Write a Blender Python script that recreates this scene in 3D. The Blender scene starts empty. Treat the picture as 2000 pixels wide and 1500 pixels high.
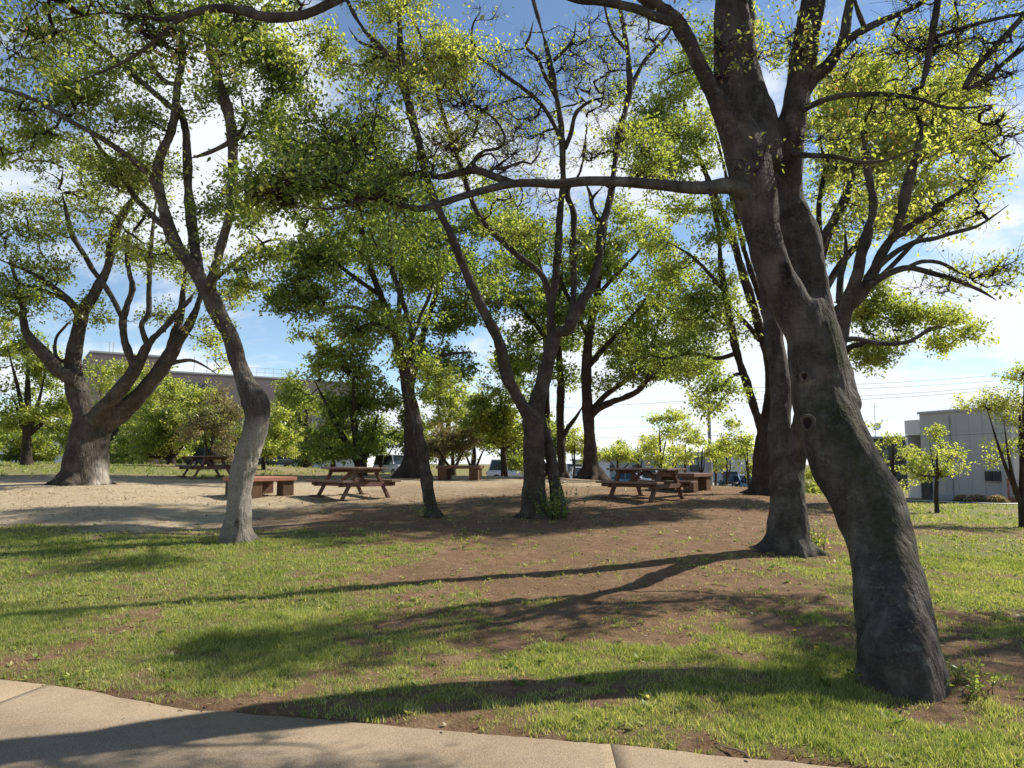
import bpy, bmesh, math, random
import numpy as np
from mathutils import Vector, Matrix
R = math.radians
S = bpy.context.scene
C = S.collection
rng = np.random.default_rng(7)
random.seed(7)

# ------------------------------------------------------------------ camera, sky, sun, exposure
CAM_H, F, PITCH = 1.55, 1455.0, math.atan(150 / 1455)
cd = bpy.data.cameras.new('camera'); cam = bpy.data.objects.new('camera', cd); C.objects.link(cam)
cd.sensor_width = 36.0; cd.lens = 36 * F / 2000; cd.clip_end = 3000; cd.clip_start = 0.05
cam.location = (0, 0, CAM_H); cam.rotation_euler = (R(90) + PITCH, 0, 0)
S.camera = cam
SUN_AZ, SUN_EL = R(64), R(40)          # azimuth clockwise from +Y (the view direction)
SKY_STRENGTH, SUN_STRENGTH = 0.088, 5.0
S.view_settings.view_transform = 'Standard'; S.view_settings.look = 'None'
S.view_settings.gamma = 1; S.view_settings.use_curve_mapping = False
S.view_settings.exposure = 0.66

W = bpy.data.worlds.new('World'); S.world = W; W.use_nodes = True
def build_world():
    nt = W.node_tree; N = nt.nodes; L = nt.links; N.clear()
    out = N.new('ShaderNodeOutputWorld'); bg = N.new('ShaderNodeBackground'); bg.inputs[1].default_value = SKY_STRENGTH
    sky = N.new('ShaderNodeTexSky'); sky.sky_type = 'NISHITA'; sky.sun_disc = False
    sky.sun_elevation = SUN_EL; sky.sun_rotation = SUN_AZ
    sky.air_density = 0.85; sky.dust_density = 0.0; sky.ozone_density = 1.6
    tc = N.new('ShaderNodeTexCoord'); sep = N.new('ShaderNodeSeparateXYZ'); L.new(tc.outputs['Generated'], sep.inputs[0])
    def M(op, a, b=None, c=None):
        m = N.new('ShaderNodeMath'); m.operation = op
        for i, v in enumerate((a, b, c)):
            if v is None: continue
            if isinstance(v, (int, float)): m.inputs[i].default_value = v
            else: L.new(v, m.inputs[i])
        return m.outputs[0]
    z = M('MAXIMUM', sep.outputs[2], 0.0)
    den = M('ADD', z, 0.22)
    cx = M('DIVIDE', sep.outputs[0], den); cy = M('DIVIDE', sep.outputs[1], den)
    cb = N.new('ShaderNodeCombineXYZ'); L.new(cx, cb.inputs[0]); L.new(cy, cb.inputs[1]); cb.inputs[2].default_value = 3.7
    n1 = N.new('ShaderNodeTexNoise'); n1.inputs['Scale'].default_value = 1.15; n1.inputs['Detail'].default_value = 9
    n1.inputs['Roughness'].default_value = 0.58; n1.inputs['Distortion'].default_value = 0.25
    L.new(cb.outputs[0], n1.inputs['Vector'])
    low = M('SUBTRACT', 0.43, z)                       # more cloud towards the horizon
    v = M('ADD', n1.outputs['Fac'], M('MULTIPLY', low, 0.40))
    mr = N.new('ShaderNodeMapRange'); mr.interpolation_type = 'SMOOTHSTEP'
    mr.inputs['From Min'].default_value = 0.525; mr.inputs['From Max'].default_value = 0.645
    L.new(v, mr.inputs['Value'])
    mr2 = N.new('ShaderNodeMapRange'); mr2.inputs['From Min'].default_value = 0.55; mr2.inputs['From Max'].default_value = 0.95
    mr2.inputs['To Min'].default_value = 1.0; mr2.inputs['To Max'].default_value = 0.80
    L.new(v, mr2.inputs['Value'])
    cc = N.new('ShaderNodeMixRGB'); cc.blend_type = 'MULTIPLY'; cc.inputs[0].default_value = 1
    cc.inputs[1].default_value = (7.7, 7.95, 8.3, 1); L.new(mr2.outputs[0], cc.inputs[2])
    mix = N.new('ShaderNodeMixRGB'); L.new(M('MULTIPLY', mr.outputs[0], 0.93), mix.inputs[0])
    tint = N.new('ShaderNodeMixRGB'); tint.blend_type = 'MULTIPLY'; tint.inputs[0].default_value = 1
    tint.inputs[2].default_value = (1.14, 1.16, 1.15, 1); L.new(sky.outputs[0], tint.inputs[1])
    L.new(tint.outputs[0], mix.inputs[1]); L.new(cc.outputs[0], mix.inputs[2])
    L.new(mix.outputs[0], bg.inputs[0]); L.new(bg.outputs[0], out.inputs[0])
build_world()
sd = bpy.data.lights.new('sun', 'SUN'); sd.energy = SUN_STRENGTH; sd.angle = R(0.53); sd.color = (1, 0.94, 0.84)
so = bpy.data.objects.new('sun', sd); C.objects.link(so)
SDIR = Vector((math.sin(SUN_AZ) * math.cos(SUN_EL), math.cos(SUN_AZ) * math.cos(SUN_EL), math.sin(SUN_EL)))
so.rotation_euler = (-SDIR).to_track_quat('-Z', 'Y').to_euler()
so.location = SDIR * 60

# ------------------------------------------------------------------ helpers
CP, SP = math.cos(PITCH), math.sin(PITCH)
def ray(px, py):
    a, b = (px - 1000) / F, (750 - py) / F
    return np.array((a, CP - b * SP, SP + b * CP))
def P(px, py, Y):                                   # the point of the place seen at that pixel, Y metres away
    d = ray(px, py); t = Y / d[1]
    return np.array((0, 0, CAM_H)) + d * t
def PX(hw, px, py, Y):                              # pixel half-width -> metres
    return hw * (Y / ray(px, py)[1]) / F

def vnoise(x, y, seed=0):
    x = np.asarray(x, float); y = np.asarray(y, float)
    xi = np.floor(x).astype(np.int64); yi = np.floor(y).astype(np.int64); fx = x - xi; fy = y - yi
    fx = fx * fx * (3 - 2 * fx); fy = fy * fy * (3 - 2 * fy)
    def h(i, j):
        n = (i * 374761393 + j * 668265263 + seed * 1442695041) & 0xffffffff
        n = ((n ^ (n >> 13)) * 1274126177) & 0xffffffff
        return ((n ^ (n >> 16)) & 0xffff) / 65535.0
    return (h(xi, yi) * (1 - fx) + h(xi + 1, yi) * fx) * (1 - fy) + (h(xi, yi + 1) * (1 - fx) + h(xi + 1, yi + 1) * fx) * fy
def fbm(x, y, seed=0, o=4):
    s = 0; a = 0.5; f = 1.0
    for k in range(o):
        s = s + a * vnoise(np.asarray(x) * f, np.asarray(y) * f, seed + k); a *= 0.5; f *= 2.03
    return s / (1 - 0.5 ** o)

def np_mesh(name, V, faces, mats, smooth=False, tint=None, mat_index=None):
    """faces: list of (M,k) integer arrays"""
    me = bpy.data.meshes.new(name)
    V = np.asarray(V, np.float32)
    me.vertices.add(len(V)); me.vertices.foreach_set('co', V.ravel())
    faces = [f for f in faces if len(f)]
    loops = np.concatenate([f.ravel() for f in faces]).astype(np.int32)
    tot = np.concatenate([np.full(len(f), f.shape[1]) for f in faces]).astype(np.int32)
    start = np.concatenate(([0], np.cumsum(tot)[:-1])).astype(np.int32)
    me.loops.add(len(loops)); me.loops.foreach_set('vertex_index', loops)
    me.polygons.add(len(tot)); me.polygons.foreach_set('loop_start', start)
    if smooth: me.polygons.foreach_set('use_smooth', np.ones(len(tot), bool))
    if tint is not None:
        at = me.attributes.new('tint', 'FLOAT', 'FACE'); at.data.foreach_set('value', np.asarray(tint, np.float32))
    for m in (mats if isinstance(mats, (list, tuple)) else [mats]): me.materials.append(m)
    if mat_index is not None: me.polygons.foreach_set('material_index', np.asarray(mat_index, np.int32))
    me.update(calc_edges=True); me.validate()
    return me
def put(name, me, parent=None, kind=None, loc=None, rz=0.0):
    o = bpy.data.objects.new(name, me); C.objects.link(o)
    if parent is not None: o.parent = parent
    if kind: o['kind'] = kind
    if loc is not None: o.location = loc
    if rz: o.rotation_euler = (0, 0, rz)
    return o
def tag(o, label, cat, group=None):
    o['label'] = label; o['category'] = cat
    if group: o['group'] = group
    return o
def thing(name, label, cat, loc=(0, 0, 0), rz=0.0, group=None):
    o = bpy.data.objects.new(name, None); C.objects.link(o); o.empty_display_size = 0.2
    o.location = loc; o.rotation_euler = (0, 0, rz)
    return tag(o, label, cat, group)

class MB:                                           # collects boxes, prisms and tubes into one mesh
    def __init__(self): self.V = []; self.F = []; self.n = 0
    def add(self, v, f):
        self.V.append(np.asarray(v, float)); self.F += [tuple(i + self.n for i in q) for q in f]; self.n += len(v)
        return self
    def box(self, c, s, rz=0.0, rx=0.0, bev=0.0):
        bm = bmesh.new(); bmesh.ops.create_cube(bm, size=1)
        bmesh.ops.scale(bm, vec=s, verts=bm.verts)
        if bev > 0: bmesh.ops.bevel(bm, geom=bm.edges[:], offset=bev, segments=1, affect='EDGES')
        M = Matrix.Translation(c) @ Matrix.Rotation(rz, 4, 'Z') @ Matrix.Rotation(rx, 4, 'X')
        bmesh.ops.transform(bm, matrix=M, verts=bm.verts)
        bm.verts.ensure_lookup_table(); bm.verts.index_update()
        self.add([v.co[:] for v in bm.verts], [[v.index for v in f.verts] for f in bm.faces]); bm.free()
        return self
    def bar(self, a, b, w, h, up=(0, 0, 1)):
        a, b, up = Vector(a), Vector(b), Vector(up); d = (b - a); l = d.length; d.normalize()
        s = d.cross(up).normalized(); u = s.cross(d)
        v = []
        for p in (a, b):
            for i, j in ((-1, -1), (1, -1), (1, 1), (-1, 1)): v.append((p + s * i * w / 2 + u * j * h / 2)[:])
        return self.add(v, [(0, 1, 2, 3), (7, 6, 5, 4), (0, 4, 5, 1), (1, 5, 6, 2), (2, 6, 7, 3), (3, 7, 4, 0)])
    def cyl(self, a, b, r0, r1=None, n=10):
        a, b = Vector(a), Vector(b); d = (b - a).normalized(); r1 = r0 if r1 is None else r1
        s = d.orthogonal().normalized(); u = d.cross(s); v = []
        for p, r in ((a, r0), (b, r1)):
            for k in range(n):
                t = 2 * math.pi * k / n; v.append((p + (s * math.cos(t) + u * math.sin(t)) * r)[:])
        f = [(k, (k + 1) % n, n + (k + 1) % n, n + k) for k in range(n)] + [tuple(range(n))[::-1], tuple(range(n, 2 * n))]
        return self.add(v, f)
    def prism(self, prof, x0, x1):                   # (y,z) profile extruded along x
        n = len(prof); v = [(x0, y, z) for y, z in prof] + [(x1, y, z) for y, z in prof]
        return self.add(v, [(k, (k + 1) % n, n + (k + 1) % n, n + k) for k in range(n)] + [tuple(range(n))[::-1], tuple(range(n, 2 * n))])
    def mesh(self, name, mat, smooth=False):
        me = bpy.data.meshes.new(name); me.from_pydata(np.concatenate(self.V).tolist(), [], self.F); me.materials.append(mat)
        bm = bmesh.new(); bm.from_mesh(me); bmesh.ops.recalc_face_normals(bm, faces=bm.faces[:]); bm.to_mesh(me); bm.free()
        if smooth: me.polygons.foreach_set('use_smooth', np.ones(len(me.polygons), bool))
        return me
    def build(self, name, mat, parent=None, kind=None, smooth=False):
        return put(name, self.mesh(name, mat, smooth), parent, kind)

# ------------------------------------------------------------------ materials
class NT:
    def __init__(self, name):
        self.m = bpy.data.materials.new(name); self.m.use_nodes = True; self.t = self.m.node_tree; self.t.nodes.clear()
        self.out = self.n('ShaderNodeOutputMaterial')
    def n(self, ty, **kw):
        x = self.t.nodes.new(ty)
        for k, v in kw.items(): setattr(x, k, v)
        return x
    def l(self, a, b): self.t.links.new(a, b)
    def noise(self, vec, scale, detail=4, rough=0.55, dist=0.0):
        x = self.n('ShaderNodeTexNoise'); x.inputs['Scale'].default_value = scale; x.inputs['Detail'].default_value = detail
        x.inputs['Roughness'].default_value = rough; x.inputs['Distortion'].default_value = dist
        if vec is not None: self.l(vec, x.inputs['Vector'])
        return x.outputs['Fac']
    def ramp(self, fac, stops):
        x = self.n('ShaderNodeValToRGB'); e = x.color_ramp.elements
        while len(e) > 1: e.remove(e[0])
        e[0].position = stops[0][0]; e[0].color = (*stops[0][1], 1)
        for p, c in stops[1:]:
            k = e.new(p); k.color = (*c, 1)
        self.l(fac, x.inputs[0]); return x.outputs[0]
    def mix(self, f, a, b, mode='MIX'):
        x = self.n('ShaderNodeMixRGB', blend_type=mode)
        for i, v in enumerate((f, a, b)):
            if isinstance(v, (int, float)): x.inputs[i].default_value = v
            elif isinstance(v, tuple): x.inputs[i].default_value = (*v, 1)
            else: self.l(v, x.inputs[i])
        return x.outputs[0]
    def math(self, op, a, b=0.0, clamp=False):
        x = self.n('ShaderNodeMath', operation=op, use_clamp=clamp)
        for i, v in enumerate((a, b)):
            if isinstance(v, (int, float)): x.inputs[i].default_value = v
            else: self.l(v, x.inputs[i])
        return x.outputs[0]
    def mapr(self, v, a, b, c=0.0, d=1.0):
        x = self.n('ShaderNodeMapRange'); self.l(v, x.inputs['Value'])
        for k, q in zip(('From Min', 'From Max', 'To Min', 'To Max'), (a, b, c, d)): x.inputs[k].default_value = q
        return x.outputs[0]
    def obj(self, scale=(1, 1, 1)):
        tc = self.n('ShaderNodeTexCoord'); mp = self.n('ShaderNodeMapping'); mp.inputs['Scale'].default_value = scale
        self.l(tc.outputs['Object'], mp.inputs[0]); return mp.outputs[0]
    def attr(self, name):
        a = self.n('ShaderNodeAttribute', attribute_name=name); return a.outputs['Fac']
    def bump(self, h, strength=0.5, dist=0.02):
        b = self.n('ShaderNodeBump'); b.inputs['Strength'].default_value = strength; b.inputs['Distance'].default_value = dist
        self.l(h, b.inputs['Height']); return b.outputs[0]
    def principled(self, col, rough=0.8, normal=None, spec=0.3, metal=0.0):
        p = self.n('ShaderNodeBsdfPrincipled')
        for k, v in (('Base Color', col), ('Roughness', rough)):
            if isinstance(v, (int, float)): p.inputs[k].default_value = v
            elif isinstance(v, tuple): p.inputs[k].default_value = (*v, 1)
            else: self.l(v, p.inputs[k])
        p.inputs['Specular IOR Level'].default_value = spec; p.inputs['Metallic'].default_value = metal
        if normal is not None: self.l(normal, p.inputs['Normal'])
        self.l(p.outputs[0], self.out.inputs[0]); return self.m

def mat_bark(name, dark, light, moss_shade=(0.030, 0.034, 0.013), scale=1.0, patch=0.5):
    n = NT(name)
    v = n.obj((9 * scale, 9 * scale, 1.6 * scale)); v2 = n.obj((scale, scale, scale))
    big = n.noise(v2, 3.2, 6, 0.65, 0.4); streak = n.noise(v, 2.0, 6, 0.6); fine = n.noise(v2, 42, 4, 0.6)
    c = n.ramp(big, [(0.36, dark), (0.50, tuple(a * .5 + b * .5 for a, b in zip(dark, light))), (0.56, light), (0.7, tuple(x * 1.2 for x in light))])
    c = n.mix(n.mapr(streak, 0.35, 0.7, 0.0, 0.55), c, tuple(x * 0.55 for x in dark))
    c = n.mix(n.mapr(fine, 0.45, 0.75, 0.0, 0.4), c, tuple(min(1, x * 1.25) for x in light))
    pale = n.noise(v2, 1.7, 5, 0.7, 0.8)
    c = n.mix(n.mapr(pale, 0.6, 0.7, 0.0, patch), c, tuple(min(1, x * 1.45) for x in light))
    band = n.noise(n.obj((3 * scale, 3 * scale, 26 * scale)), 2.0, 4, 0.6)
    c = n.mix(n.mapr(band, 0.56, 0.68, 0.0, 0.38), c, tuple(x * 0.6 for x in dark))
    lich = n.noise(v2, 6.5, 6, 0.75, 0.3)
    c = n.mix(n.mapr(lich, 0.60, 0.64, 0.0, 0.5 * patch), c, (0.26, 0.27, 0.21))
    c = n.mix(n.math('MULTIPLY', n.attr('pale'), n.mapr(n.noise(v2, 5, 5, 0.7), 0.25, 0.5, 0.35, 1.0), True), c, n.ramp(fine, [(0.3, (0.25, 0.222, 0.185)), (0.7, (0.42, 0.38, 0.325))]))  # lightens the bark where sun falls on a trunk's foot
    mm = n.math('MULTIPLY', n.attr('moss_shade'), n.mapr(n.noise(v2, 9, 5, 0.7), 0.3, 0.55), True)
    mc = n.ramp(n.noise(v2, 30, 3), [(0.3, tuple(x * 0.6 for x in moss_shade)), (0.7, tuple(x * 1.5 for x in moss_shade))])
    c = n.mix(mm, c, mc)
    c = n.mix(n.math('MULTIPLY', n.attr('cleft_shade'), n.mapr(n.noise(v2, 6, 4, 0.7), 0.3, 0.5), True), c, (0.012, 0.010, 0.008))  # near-black strips: shade of clefts and seams put into the colour
    vor = n.n('ShaderNodeTexVoronoi', feature='F1'); vor.inputs['Scale'].default_value = 3.5; n.l(v, vor.inputs['Vector'])
    h = n.math('ADD', n.math('MULTIPLY', streak, 1.2), n.math('MULTIPLY', fine, 0.5))
    h = n.math('ADD', h, n.math('MULTIPLY', vor.outputs['Distance'], 0.4))
    return n.principled(c, 0.92, n.bump(h, 1.0, 0.03), 0.15)
BARK_NEAR = mat_bark('bark_near', (0.040, 0.035, 0.029), (0.116, 0.104, 0.088), patch=0.6)
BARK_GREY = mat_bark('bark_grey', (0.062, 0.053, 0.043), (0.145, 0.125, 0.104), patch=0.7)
BARK_BROWN = mat_bark('bark_brown', (0.048, 0.040, 0.032), (0.105, 0.088, 0.071))
BARK_DARK = mat_bark('bark_dark', (0.036, 0.028, 0.022), (0.075, 0.058, 0.045), patch=0.2)
def simple_bark(name, c):
    n = NT(name); f = n.noise(n.obj(), 20, 3); return n.principled(n.ramp(f, [(0.3, tuple(x * 0.7 for x in c)), (0.7, tuple(x * 1.25 for x in c))]), 0.9, None, 0.1)
TWIG = simple_bark('twig_bark', (0.045, 0.034, 0.026))

def mat_leaf(name, stops, trans=0.5, jitter=0.16, gloss=0.06):
    n = NT(name)
    g = n.n('ShaderNodeNewGeometry')
    f = n.math('ADD', n.attr('tint'), n.math('MULTIPLY', n.math('SUBTRACT', g.outputs['Random Per Island'], 0.5), jitter * 2), True)
    c = n.ramp(f, stops)
    d = n.n('ShaderNodeBsdfDiffuse'); n.l(c, d.inputs[0])
    t = n.n('ShaderNodeBsdfTranslucent'); n.l(n.mix(1.0, c, (2.0, 1.97, 0.95), 'MULTIPLY'), t.inputs[0])
    m = n.n('ShaderNodeMixShader'); m.inputs[0].default_value = trans; n.l(d.outputs[0], m.inputs[1]); n.l(t.outputs[0], m.inputs[2])
    gl = n.n('ShaderNodeBsdfGlossy'); gl.inputs['Roughness'].default_value = 0.42; gl.inputs[0].default_value = (0.9, 0.95, 0.9, 1)
    m2 = n.n('ShaderNodeMixShader'); m2.inputs[0].default_value = gloss; n.l(m.outputs[0], m2.inputs[1]); n.l(gl.outputs[0], m2.inputs[2])
    n.l(m2.outputs[0], n.out.inputs[0]); return n.m
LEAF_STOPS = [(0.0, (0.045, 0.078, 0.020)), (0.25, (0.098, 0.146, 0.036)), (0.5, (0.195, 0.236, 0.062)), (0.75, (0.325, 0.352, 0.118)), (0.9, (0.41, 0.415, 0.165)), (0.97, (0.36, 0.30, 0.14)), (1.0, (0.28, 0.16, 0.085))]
LEAF = mat_leaf('leaves_spring', LEAF_STOPS, 0.62, 0.11, 0.04)
LEAF_BROWN = mat_leaf('leaves_bronze', [(0.0, (0.105, 0.112, 0.052)), (0.5, (0.155, 0.142, 0.078)), (1.0, (0.21, 0.165, 0.11))], 0.45, 0.3, 0.03)
GRASS = mat_leaf('grass_blade', [(0.0, (0.07, 0.115, 0.028)), (0.4, (0.178, 0.224, 0.062)), (0.7, (0.315, 0.342, 0.132)), (1.0, (0.47, 0.42, 0.23))], 0.4, 0.3, 0.012)
LITTER = mat_leaf('dry_litter', [(0.0, (0.10, 0.06, 0.035)), (0.5, (0.24, 0.16, 0.09)), (1.0, (0.42, 0.33, 0.2))], 0.1, 0.5, 0.02)

def mat_plain(name, c, rough=0.7, var=0.15, scale=8, spec=0.3, bump=0.0, metal=0.0):
    n = NT(name); f = n.noise(n.obj(), scale, 5, 0.6)
    col = n.ramp(f, [(0.3, tuple(x * (1 - var) for x in c)), (0.7, tuple(min(1, x * (1 + var)) for x in c))])
    return n.principled(col, rough, n.bump(f, bump, 0.01) if bump else None, spec, metal)
def mat_wood(name, c, axis=(1.2, 14, 14)):
    n = NT(name); f = n.noise(n.obj(axis), 3, 6, 0.65, 0.6); g = n.noise(n.obj(), 2.5, 3)
    col = n.ramp(f, [(0.3, tuple(x * 0.6 for x in c)), (0.7, tuple(x * 1.3 for x in c))])
    col = n.mix(n.mapr(g, 0.4, 0.7, 0, 0.4), col, tuple((x + 0.12) * 0.8 for x in c))
    return n.principled(col, 0.75, n.bump(f, 0.3, 0.004), 0.25)
WOOD_RED = mat_wood('red_brown_wood', (0.135, 0.066, 0.042))
WOOD_TOP = mat_wood('worn_top_wood', (0.20, 0.125, 0.092))
SLAB_RED = mat_plain('terracotta_slab', (0.34, 0.155, 0.11), 0.85, 0.18, 14, 0.2, 0.2)
BLOCK_BROWN = mat_plain('brown_block', (0.115, 0.070, 0.042), 0.9, 0.25, 12, 0.15, 0.3)
METAL_GREY = mat_plain('grey_metal', (0.35, 0.36, 0.37), 0.5, 0.1, 6, 0.5)
CONC_POLE = mat_plain('pole_concrete', (0.30, 0.30, 0.30), 0.85, 0.1, 6, 0.2)
CABLE = mat_plain('black_cable', (0.035, 0.035, 0.04), 0.6, 0.1, 4)
WALL_MAUVE = mat_plain('mauve_cladding', (0.165, 0.140, 0.142), 0.8, 0.05, 0.4)
WALL_GREY = mat_plain('grey_render', (0.42, 0.41, 0.395), 0.85, 0.06, 0.7)
WALL_PALE = mat_plain('pale_render', (0.62, 0.61, 0.59), 0.85, 0.06, 0.7)
WALL_DARK = mat_plain('dark_metal_cladding', (0.06, 0.065, 0.075), 0.6, 0.1, 2)
WALL_BLUEGREY = mat_plain('blue_grey_sheet', (0.30, 0.32, 0.35), 0.7, 0.08, 0.5)
WHITE = mat_plain('white_paint', (0.72, 0.72, 0.71), 0.6, 0.06, 3)
FRAME_DK = mat_plain('dark_frame', (0.05, 0.05, 0.055), 0.5, 0.1, 3)
RUBBER = mat_plain('rubber', (0.02, 0.02, 0.02), 0.85, 0.1, 6)
RED_LATTICE = mat_plain('red_brown_lattice', (0.22, 0.08, 0.06), 0.7, 0.1, 6)
PINK = mat_leaf('azalea_bloom', [(0.0, (0.06, 0.10, 0.03)), (0.5, (0.13, 0.17, 0.05)), (0.75, (0.35, 0.22, 0.2)), (1.0, (0.5, 0.26, 0.27))], 0.3, 0.3)
YELLOW = mat_plain('dandelion_yellow', (0.75, 0.55, 0.03), 0.7, 0.1, 40)
STEM_GREEN = mat_plain('stem_green', (0.10, 0.15, 0.04), 0.7, 0.1, 40)
HOLLOW_SHADE = mat_plain('hollow_shade', (0.018, 0.014, 0.011), 0.95, 0.3, 20)  # near-black, paints the shade inside a knot hole
def mat_glass(name, c=(0.03, 0.04, 0.05)):
    n = NT(name); return n.principled(c, 0.08, None, 0.6)
GLASS = mat_glass('dark_glass')
def mat_paint(name, c):
    n = NT(name); m = n.principled(c, 0.3, None, 0.5)
    return m
CAR_COL = {k: mat_paint('car_paint_' + k, v) for k, v in dict(white=(0.7, 0.71, 0.72), silver=(0.42, 0.43, 0.45), black=(0.02, 0.02, 0.024), blue=(0.16, 0.26, 0.36), maroon=(0.12, 0.03, 0.035), grey=(0.14, 0.15, 0.16)).items()}
LAMP = mat_paint('lamp_glass', (0.7, 0.7, 0.68)); LAMP_RED = mat_paint('tail_lamp', (0.4, 0.02, 0.02))

# ------------------------------------------------------------------ ground
GY = np.array([0, 6, 10.8, 14.5, 18.5, 21, 24, 30, 40, 50, 75, 120, 600.])
GU = np.array([-0.75, -0.57, -0.37, 0.0, 0.27, 0.41, 0.53, 0.70])
GZ = np.array([
    [0, 0, 0, 0, 0, 0, 0, 0], [0, 0, 0, 0, 0, 0, 0, 0],
    [.30, .30, .25, .26, .26, .24, .10, .0],
    [.60, .58, .44, .456, .45, .36, .10, -.04],
    [.90, .88, .68, .68, .66, .52, .03, -.12],
    [.98, .96, .80, .80, .72, .55, -.06, -.17],
    [1.05, 1.03, .90, .90, .75, .50, -.18, -.25],
    [1.18, 1.18, 1.05, .93, .50, .15, -.36, -.42],
    [1.42, 1.40, 1.30, .55, -.20, -.45, -.80, -.80],
    [1.40, 1.35, 1.20, .05, -.85, -.95, -1.05, -1.05],
    [1.1, 1.0, .8, -.5, -1.4, -1.4, -1.3, -1.2],
    [.8, .6, .4, -.8, -1.5, -1.5, -1.5, -1.4],
    [0, 0, 0, -1, -1.5, -1.5, -1.5, -1.5]])
def ground_base(x, y):
    x = np.asarray(x, float); y = np.asarray(y, float)
    yy = np.clip(y, 0, 600); u = np.clip(x / np.maximum(yy, 6.0), GU[0], GU[-1])
    i = np.clip(np.searchsorted(GY, yy, 'right') - 1, 0, len(GY) - 2); j = np.clip(np.searchsorted(GU, u, 'right') - 1, 0, len(GU) - 2)
    fy = (yy - GY[i]) / (GY[i + 1] - GY[i]); fu = (u - GU[j]) / (GU[j + 1] - GU[j]); fu = fu * fu * (3 - 2 * fu)
    return (GZ[i, j] * (1 - fu) + GZ[i, j + 1] * fu) * (1 - fy) + (GZ[i + 1, j] * (1 - fu) + GZ[i + 1, j + 1] * fu) * fy
# path edge, on the flat ground in front
EDGE_PX = [(-500, 1290), (-250, 1305), (0, 1328), (150, 1347), (350, 1385), (600, 1405), (800, 1421), (1000, 1440), (1200, 1457), (1400, 1476), (1650, 1500), (1900, 1526), (2300, 1566)]
def flat_hit(px, py):
    d = ray(px, py); t = -CAM_H / d[2]; return d[0] * t, d[1] * t
EDGE = np.array([flat_hit(*p) for p in EDGE_PX]); EDGE = EDGE[np.argsort(EDGE[:, 0])]
EDGE = np.vstack(([[-40, EDGE[0, 1] + 14]], EDGE, [[40, EDGE[-1, 1] - 9]]))
def edge_y(x): return np.interp(x, EDGE[:, 0], EDGE[:, 1])
def H(x, y):
    x = np.asarray(x, float); y = np.asarray(y, float)
    z = ground_base(x, y)
    k = 1 / (1 + (np.hypot(x, y) / 30) ** 2)
    z = z + (fbm(x * 0.9, y * 0.9, 3, 3) - 0.5) * 0.10 * k * np.clip((y - edge_y(x)) / 2, 0, 1) + (fbm(x * 5, y * 5, 9, 3) - 0.5) * 0.035 * k
    d = y - edge_y(x)
    return z + np.where(d < 0.02, -0.05, 0.0) + np.clip(d / 0.25, 0, 1) * 0.012 * (d > 0)
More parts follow.
